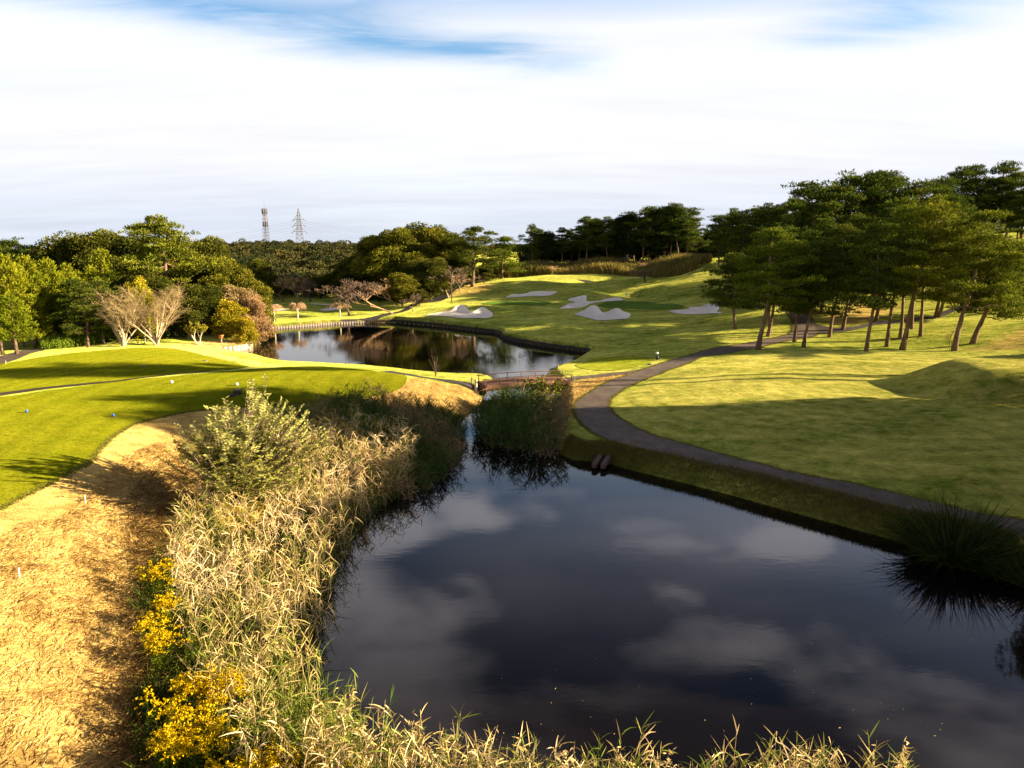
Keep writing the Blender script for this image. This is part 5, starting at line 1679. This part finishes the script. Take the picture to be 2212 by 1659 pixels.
RB1 = pxpoly([(390, 1190), (470, 1100), (560, 1040), (650, 985), (760, 960), (880, 965), (885, 1040), (800, 1105), (745, 1190), (708, 1280), (680, 1390), (665, 1470), (735, 1560), (780, 1640), (700, 1720), (520, 1720), (440, 1560), (395, 1400), (375, 1290)])


def t_straw(X, Y_, r):
    g = .5 + .5 * np.sin(X * .9 + Y_ * .35) * np.cos(Y_ * .6 - X * .3)
    near = np.clip((24 - Y_) / 7, 0, 1)
    return np.clip(.84 - .40 * g - .22 * near + r.normal(0, .15, len(X)), 0, 1)


rb, pb = MB(), MB()
X, Y_ = scatter(RB1, 16, rng)
k = rng.random(len(X)) < np.clip(.42 + .85 * np.sin(X * 2.6 + Y_ * .8) * np.sin(Y_ * 2.1 - X), .05, 1)
X, Y_ = X[k], Y_[k]
reeds(rb, X, Y_, 1.3, 2.8, t_straw, 1, pb=pb, plume=.05, nl=(7, 11), lw=.029, leafL=.62)
tag(rb.build('reed_bed', M['reed']), 'tall straw-coloured reed bed along the left shore of the near pond', 'reeds', kind='stuff')
# shaded reeds up the left bank of the channel
RB2 = pxpoly([(610, 960), (690, 925), (790, 902), (880, 905), (950, 910), (1002, 918), (1000, 960), (985, 1000), (945, 1035), (875, 1070), (790, 1030), (740, 985), (660, 990)])
b = MB()
X, Y_ = scatter(RB2, 11, rng)
reeds(b, X, Y_, .8, 1.8, lambda x, y, r: np.clip(.38 + .3 * np.sin(x * .8 + y * .5) + r.normal(0, .18, len(x)), 0, 1), 2, lw=.04, lean=.2, leafL=.6)
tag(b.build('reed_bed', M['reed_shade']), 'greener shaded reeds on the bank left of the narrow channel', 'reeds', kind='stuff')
# reed island at the channel mouth
RB3 = pxpoly([(1030, 905), (1070, 880), (1140, 870), (1200, 888), (1222, 925), (1214, 962), (1180, 982), (1120, 975), (1060, 958), (1025, 935)])
b = MB()
X, Y_ = scatter(RB3, 20, rng)
k = rng.random(len(X)) < np.clip(.6 + .6 * np.sin(X * 2.3 + Y_) * np.sin(Y_ * 1.9 - X), .15, 1)
X, Y_ = X[k], Y_[k]
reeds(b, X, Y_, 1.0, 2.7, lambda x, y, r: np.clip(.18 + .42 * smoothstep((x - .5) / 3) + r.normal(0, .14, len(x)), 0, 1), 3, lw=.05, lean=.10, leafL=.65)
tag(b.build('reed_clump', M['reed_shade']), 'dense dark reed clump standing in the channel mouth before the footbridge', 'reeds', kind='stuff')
# bottom edge reeds
RB4 = np.array([(-4.5, 17.4), (-3.2, 16.2), (-1.2, 15.6), (1, 15.0), (5, 15.0), (8.8, 14.6), (9.2, 13.6), (5, 13.6), (1, 13.6), (-3, 13.8), (-6, 15.2)])
b = MB()
X, Y_ = scatter(RB4, 34, rng)
k = rng.random(len(X)) < (.55 + .45 * np.sin(X * 1.7) ** 2)
X, Y_ = X[k], Y_[k]
pb2 = MB()
reeds(b, X, Y_, 1.1, 2.7, lambda x, y, r: np.clip(np.where(r.random(len(x)) < .5, .32, .75) + r.normal(0, .12, len(x)), 0, 1), 4, lw=.031, lean=.16, leafL=.52, pb=pb2, plume=.12)
tag(b.build('reeds', M['reed']), 'green and straw reeds along the bottom edge of the photo', 'reeds', kind='stuff')
if pb.V:
    tag(pb.build('reed_plumes', M['reed']), 'feathery seed plumes nodding above the straw reed bed', 'reed plumes', kind='stuff')
tag(pb2.build('reed_plumes', M['reed']), 'feathery seed plumes above the reeds at the bottom edge', 'reed plumes', kind='stuff')


# golden rod
def goldenrod(name, spots, seed, label):
    r = np.random.default_rng(seed)
    b = MB()
    for (px, py, R, cnt, hh) in spots:
        cx_, cy_ = at_z(px, py, 1.0)
        for _ in range(cnt):
            x_, y_ = cx_ + r.normal(0, R), cy_ + r.normal(0, R)
            g = max(hz(x_, y_), 0)
            h1 = hh * r.uniform(.7, 1.15)
            ln = r.normal(0, .10, 2)
            q = np.linspace(0, 1, 4)
            b.tube(np.c_[x_ + ln[0] * q * h1, y_ + ln[1] * q * h1, g + h1 * q], .008, 3, .2, cap=False)
            n1 = 30
            s = r.uniform(.15, .8, n1)
            P = np.c_[x_ + ln[0] * s * h1, y_ + ln[1] * s * h1, g + h1 * s]
            b.leaves(P, np.c_[r.normal(0, 1, (n1, 2)), r.uniform(.1, .8, n1)], .14, .03, r.uniform(0, .45, n1), r)
            for k in range(7):
                az = r.uniform(0, 6.283); s0 = r.uniform(.74, 1.0); L = .34 * (1.18 - s0) / .44 + .05
                n2 = 13
                u = np.linspace(.1, 1, n2)
                P = np.c_[x_ + ln[0] * s0 * h1 + math.cos(az) * L * u, y_ + ln[1] * s0 * h1 + math.sin(az) * L * u, g + h1 * s0 + L * .5 * u - L * .45 * u ** 2] + r.normal(0, .012, (n2, 3))
                b.leaves(P, r.normal(0, 1, (n2, 3)) + [0, 0, .8], .060, .042, r.uniform(.6, 1, n2), r)
    tag(b.build(name, M['goldenrod']), label, 'goldenrod', kind='stuff')


goldenrod('goldenrod', [(352, 1290, .25, 13, 1.5), (362, 1360, .28, 15, 1.5), (352, 1430, .30, 16, 1.4), (330, 1390, .2, 6, 1.2)], 51, 'narrow stand of yellow goldenrod between the straw slope and the reeds')
goldenrod('goldenrod', [(420, 1530, .45, 20, 1.5), (475, 1520, .45, 22, 1.5), (400, 1600, .45, 20, 1.5), (445, 1620, .4, 18, 1.4), (500, 1490, .3, 18, 1.4), (380, 1660, .3, 20, 1.4)], 52, 'broad patch of yellow goldenrod low on the left bank')
goldenrod('goldenrod', [(560, 1700, .4, 26, 1.4), (640, 1700, .4, 26, 1.4), (690, 1720, .3, 14, 1.4), (480, 1720, .4, 14, 1.3), (820, 1740, .3, 8, 1.2), (1130, 1760, .2, 6, 1.1)], 53, 'yellow goldenrod along the bottom edge of the photo')
goldenrod('goldenrod', [(640, 960, .8, 20, 1.6), (690, 945, .8, 16, 1.6), (560, 1120, .8, 26, 1.3), (500, 1140, .8, 20, 1.3)], 54, 'olive goldenrod thinly mixed round the silvery shrub')

# silvery shrub
X, Y, z = *at_z(505, 1105, .9), .9
r = np.random.default_rng(66)
sb, lb = MB(), MB()
for i in range(230):
    az = r.uniform(0, 6.283)
    out = r.uniform(.05, 1) ** .6
    hh = (5.9 - 2.4 * out) * r.uniform(.55, 1.05)
    rad = out * r.uniform(1.6, 3.1)
    cxx = .5 * hh / 6
    q = np.linspace(0, 1, 6)
    P = np.c_[math.cos(az) * rad * q ** 1.3 + cxx * q * 2.2, math.sin(az) * rad * .9 * q ** 1.3 + .3 * q, hh * q - .35 * out * q ** 3]
    P[1:] += r.normal(0, .06, (5, 3))
    sb.tube(P, .022 * (1 - .8 * q) + .004, 4, r.uniform(), cap=False)
    for j in range(7):
        s0 = r.uniform(.28, .98) if j else 1.0
        c = interp_path(P, s0)
        d = (P[-1] - P[-2]) / np.linalg.norm(P[-1] - P[-2]) + r.normal(0, .55, 3) * (1 if j else .1) + [0, 0, .35]
        d /= np.linalg.norm(d)
        Ls = r.uniform(.35, .8)
        n2 = 20
        u = np.linspace(0, 1, n2)
        T = c + d * (Ls * u)[:, None] - np.array([0, 0, 1]) * (.12 * Ls * u ** 2)[:, None]
        sdv = np.cross(d, [0, 0, 1]); sdv /= np.linalg.norm(sdv) + 1e-9
        sg_ = np.where(np.arange(n2) % 2 == 0, 1, -1)[:, None]
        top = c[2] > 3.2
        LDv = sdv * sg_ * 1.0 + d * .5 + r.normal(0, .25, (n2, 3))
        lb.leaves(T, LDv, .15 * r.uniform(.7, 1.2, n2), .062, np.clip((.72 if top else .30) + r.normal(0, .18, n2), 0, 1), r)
        sb.tube(T[::6], .005, 3, .5, cap=False)
place('shrub', [('stems', sb.mesh('stems', M['bark_grey'])), ('leaves', lb.mesh('leaves', M['willow']))], (X, Y, z - .2), 0, (1.42, 1.3, 1.16), label='tall arching shrub with small silvery-green leaves above the reed bed', cat='shrub')

# leafy bush on the reed island
lb2, sb2 = MB(), MB()
cx_, cy_ = at_z(1170, 880, .5)
for i in range(26):
    az = r.uniform(0, 6.283); rad = r.uniform(.3, 2.1); hh = r.uniform(2.2, 3.6)
    q = np.linspace(0, 1, 5)
    P = np.c_[math.cos(az) * rad * q, math.sin(az) * rad * q * .7, hh * q - .5 * q ** 3]
    sb2.tube(P, .02 * (1 - .6 * q), 4, .5, cap=False)
    n2 = 34
    s0 = r.uniform(.45, 1.03, n2)
    T = np.array([interp_path(P, min(s, 1)) for s in s0]) + r.normal(0, .14, (n2, 3))
    lb2.leaves(T, r.normal(0, 1, (n2, 3)) + [0, 0, -.3], .30, .20, r.uniform(0, 1, n2), r)
place('bush', [('stems', sb2.mesh('stems', M['bark_dark'])), ('leaves', lb2.mesh('leaves', M['broad_olive']))], (cx_ + .2, cy_ + .6, 0), label='broad-leaved bush growing out of the reed clump beside the bridge', cat='bush')

# sedge clumps at the right shore
def sedge(px, py, zb, R, n_, L, label, seed):
    r = np.random.default_rng(seed)
    x_, y_ = at_z(px, py, zb)
    b = MB()
    a = r.uniform(0, 6.283, n_); rad = R * np.sqrt(r.uniform(0, 1, n_))
    C = np.c_[x_ + rad * np.cos(a), y_ + rad * np.sin(a), np.full(n_, zb - .2)]
    D = np.c_[np.cos(a) * rad / R * .9, np.sin(a) * rad / R * .9, np.ones(n_)] + r.normal(0, .28, (n_, 3))
    b.blades(C, D, L * r.uniform(.35, 1.15, n_) * (1 + .22 * np.sin(a * 5 + 1)), .04, r.uniform(.05, .5, n_), r.uniform(0, 1, n_), seg=3, r=r)
    tag(b.build('sedge_clump', M['sedge']), label, 'sedge')


M['weeds'] = leaf_mat('weed_leaves', (.020, .035, .008), (.10, .13, .02))
M['sedge'] = leaf_mat('sedge_blades', (.012, .022, .006), (.05, .07, .014), trans=.15)
sedge(2062, 1200, .2, 1.1, 2200, 2.5, 'large dark spiky sedge clump hanging over the right shore of the near pond', 91)
sedge(2165, 1228, .2, .9, 900, 1.2, 'smaller dark sedge clump right of the large one', 92)
sedge(2235, 1255, .3, .8, 700, 1.3, 'dark sedge cut by the right edge of the photo', 93)
sedge(1232, 962, .1, .5, 260, .9, 'little tuft of green sedge on the bank right of the reed clump', 94)

# a thin twig plant over the water near the beams, and far twigs by the bridge
x_, y_, z_ = G0(1062 + 15, 822)
b = MB()
x_, y_ = at_z(941, 812, .9)
for k in range(16):
    az = r.uniform(0, 6.283); hh = r.uniform(.8, 2.6)
    q = np.linspace(0, 1, 5)
    b.tube(np.c_[x_ + math.cos(az) * .7 * q ** 1.5, y_ + math.sin(az) * .3 * q, .8 + hh * q], .014, 3, r.uniform(), cap=False)
tag(b.build('dry_stalks', M['twig_red']), 'reddish dry stalks by the water left of the footbridge', 'stalks')


# --- grass blades: straw litter on the left slope, fringe along banks and path edges
def litter(name, P, dens, L, W, mat, tonef, label, seed, flat=.35, lay=(.6, -.5), seg=2, maxn=70000):
    r = np.random.default_rng(seed)
    X, Y_ = scatter(P, dens, r)
    X, Y_ = X[:maxn], Y_[:maxn]
    n_ = len(X)
    a = r.uniform(0, 6.283, n_)
    sw = .5 + .5 * np.sin(X * 1.3 + np.sin(Y_ * .9) * 2)
    D = np.c_[np.cos(a) * (1 - .6 * sw) + lay[0] * sw, np.sin(a) * (1 - .6 * sw) + lay[1] * sw, r.uniform(.1, 1, n_) * flat + .05]
    b = MB()
    b.blades(np.c_[X, Y_, H(X, Y_) + .01], D, L * r.uniform(.5, 1.3, n_), W, .25, tonef(X, Y_, r), seg=seg, r=r)
    tag(b.build(name, mat), label, 'grass', kind='stuff')


S1 = ground_poly([(-40, 1190), (120, 1120), (200, 1060), (270, 990), (330, 960), (420, 950), (430, 1000), (360, 1100), (330, 1200), (330, 1300), (330, 1420), (300, 1560), (300, 1720), (-60, 1760)], 2)
litter('dry_grass', S1, 120, .42, .020, M['straw'], lambda x, y, r: np.clip(.55 + .22 * np.sin(x * 1.7 + y) * np.sin(y * .8) + r.normal(0, .22, len(x)), 0, 1), 'matted straw-coloured dry grass on the slope below the front tee', 71)
S2 = pxpoly([(290, 1120), (380, 1040), (440, 1010), (520, 1080), (440, 1200), (420, 1400), (430, 1560), (420, 1720), (250, 1720), (270, 1500), (280, 1300)])
litter('shade_undergrowth', S2, 70, .5, .03, M['straw'], lambda x, y, r: np.clip(r.normal(.15, .22, len(x)), 0, 1), 'brown litter between slope and reeds, darkened as a shadow band', 72, .8)  # shadow band beside the reeds, painted as darker litter
S4 = pxpoly([(300, 1330), (350, 1230), (400, 1260), (420, 1400), (520, 1480), (640, 1600), (760, 1700), (700, 1780), (360, 1780), (290, 1600), (330, 1450)])
X, Y_ = scatter(S4, 70, rng)
b = MB()
b.blades(np.c_[X, Y_, H(X, Y_)], rng.normal(0, .45, (len(X), 3)) + [0, 0, 1], rng.uniform(.4, 1.1, len(X)), .04, .35, rng.uniform(0, 1, len(X)), seg=3)
tag(b.build('weeds', M['weeds']), 'dark green weeds between goldenrod and reeds at the lower left', 'weeds', kind='stuff')
X, Y_ = scatter(RB1, 60, rng)
b = MB()
b.blades(np.c_[X, Y_, np.maximum(H(X, Y_), -.1)], rng.normal(0, .4, (len(X), 3)) + [0, 0, 1], rng.uniform(.4, 1.5, len(X)), .035, .3, rng.uniform(0, 1, len(X)), seg=2)  # added low growth that darkens the gaps between the reeds
tag(b.build('weeds', M['weeds']), 'dark green growth added at the foot of the straw reed bed to darken its gaps', 'weeds', kind='stuff')
# fringe on the near pond's right bank
bankpx = [(1215, 972), (1250, 988), (1284, 990), (1324, 996), (1370, 1008), (1474, 1032), (1600, 1064), (1700, 1092), (1800, 1118), (1900, 1146), (1990, 1168), (2100, 1195), (2212, 1228)]
bp_ = smooth_poly([at_z(px, py, .25) for px, py in bankpx], 6, False)
n = 26000
s = rng.uniform(0, 1, n)
ax = np.interp(s, np.linspace(0, 1, len(bp_)), bp_[:, 0]); ay = np.interp(s, np.linspace(0, 1, len(bp_)), bp_[:, 1])
off = rng.uniform(-.2, 1.9, n) ** 1.0
ax2, ay2 = ax + off * .35, ay + off * .95
b = MB()
b.blades(np.c_[ax2, ay2, H(ax2, ay2)], rng.normal(0, .5, (n, 3)) + [-.25, -.5, .8], rng.uniform(.15, .42, n), .030, .5, np.clip(.45 + rng.normal(0, .25, n) - .1 * off, 0, 1), seg=2)
tag(b.build('bank_grass', M['bankgrass'] if 'bankgrass' in M else M['tallgrass']), 'shaggy grass hanging over the right bank of the near pond', 'grass', kind='stuff')
# grass creeping over the edges of the cart path and tee
def fringe(name, line, n_, hgt, mat, label, seed, spread=.10):
    r = np.random.default_rng(seed)
    s_ = r.uniform(0, 1, n_)
    ax_ = np.interp(s_, np.linspace(0, 1, len(line)), line[:, 0]); ay_ = np.interp(s_, np.linspace(0, 1, len(line)), line[:, 1])
    ax_ = ax_ + r.normal(0, spread, n_) + .05 * np.sin(s_ * 300); ay_ = ay_ + r.normal(0, spread, n_)
    b = MB()
    b.blades(np.c_[ax_, ay_, H(ax_, ay_)], r.normal(0, .5, (n_, 3)) + [0, 0, .9], hgt * r.uniform(.4, 1.2, n_), .03, .3, r.uniform(0, 1, n_), seg=2, r=r)
    tag(b.build(name, mat), label, 'grass', kind='stuff')


M['turf_blades'] = leaf_mat('turf_blades', (.07, .09, .010), (.26, .22, .05))
fringe('edge_grass', even(pm_a, 400), 16000, .13, M['turf_blades'], 'ragged grass along the pond side of the cart path', 81)
fringe('edge_grass', even(pm_b, 400), 16000, .12, M['turf_blades'], 'ragged grass along the fairway side of the cart path', 82)
fringe('edge_grass', even(TEE_FRONT[4:60], 300), 9000, .10, M['turf_blades'], 'ragged grass along the edge of the front tee', 83)
# short blades on the dry slope right of the front tee and beside the path
S3 = DRY[1]
litter('dry_grass', S3, 60, .16, .03, M['straw'], lambda x, y, r: np.clip(.55 + r.normal(0, .2, len(x)), 0, 1), 'short dry grass on the bank between front tee and channel', 73, 1.2, maxn=22000)
litter('dry_grass', DRY[2], 60, .16, .03, M['straw'], lambda x, y, r: np.clip(.6 + r.normal(0, .2, len(x)), 0, 1), 'short dry grass between footbridge and cart path', 74, 1.2, maxn=12000)
# floating leaves and scum specks on the near pond
r = np.random.default_rng(12)
b = MB()
for _ in range(60):
    x_, y_ = at_z(r.uniform(1050, 2150), r.uniform(1350, 1600), 0)
    b.leaves([[x_, y_, .012]], [[r.normal(), r.normal(), .05]], r.uniform(.03, .10), .03, .6, r)
tag(b.build('floating_leaves', M['straw']), 'tiny pale leaves floating on the dark near pond', 'leaves', kind='stuff')
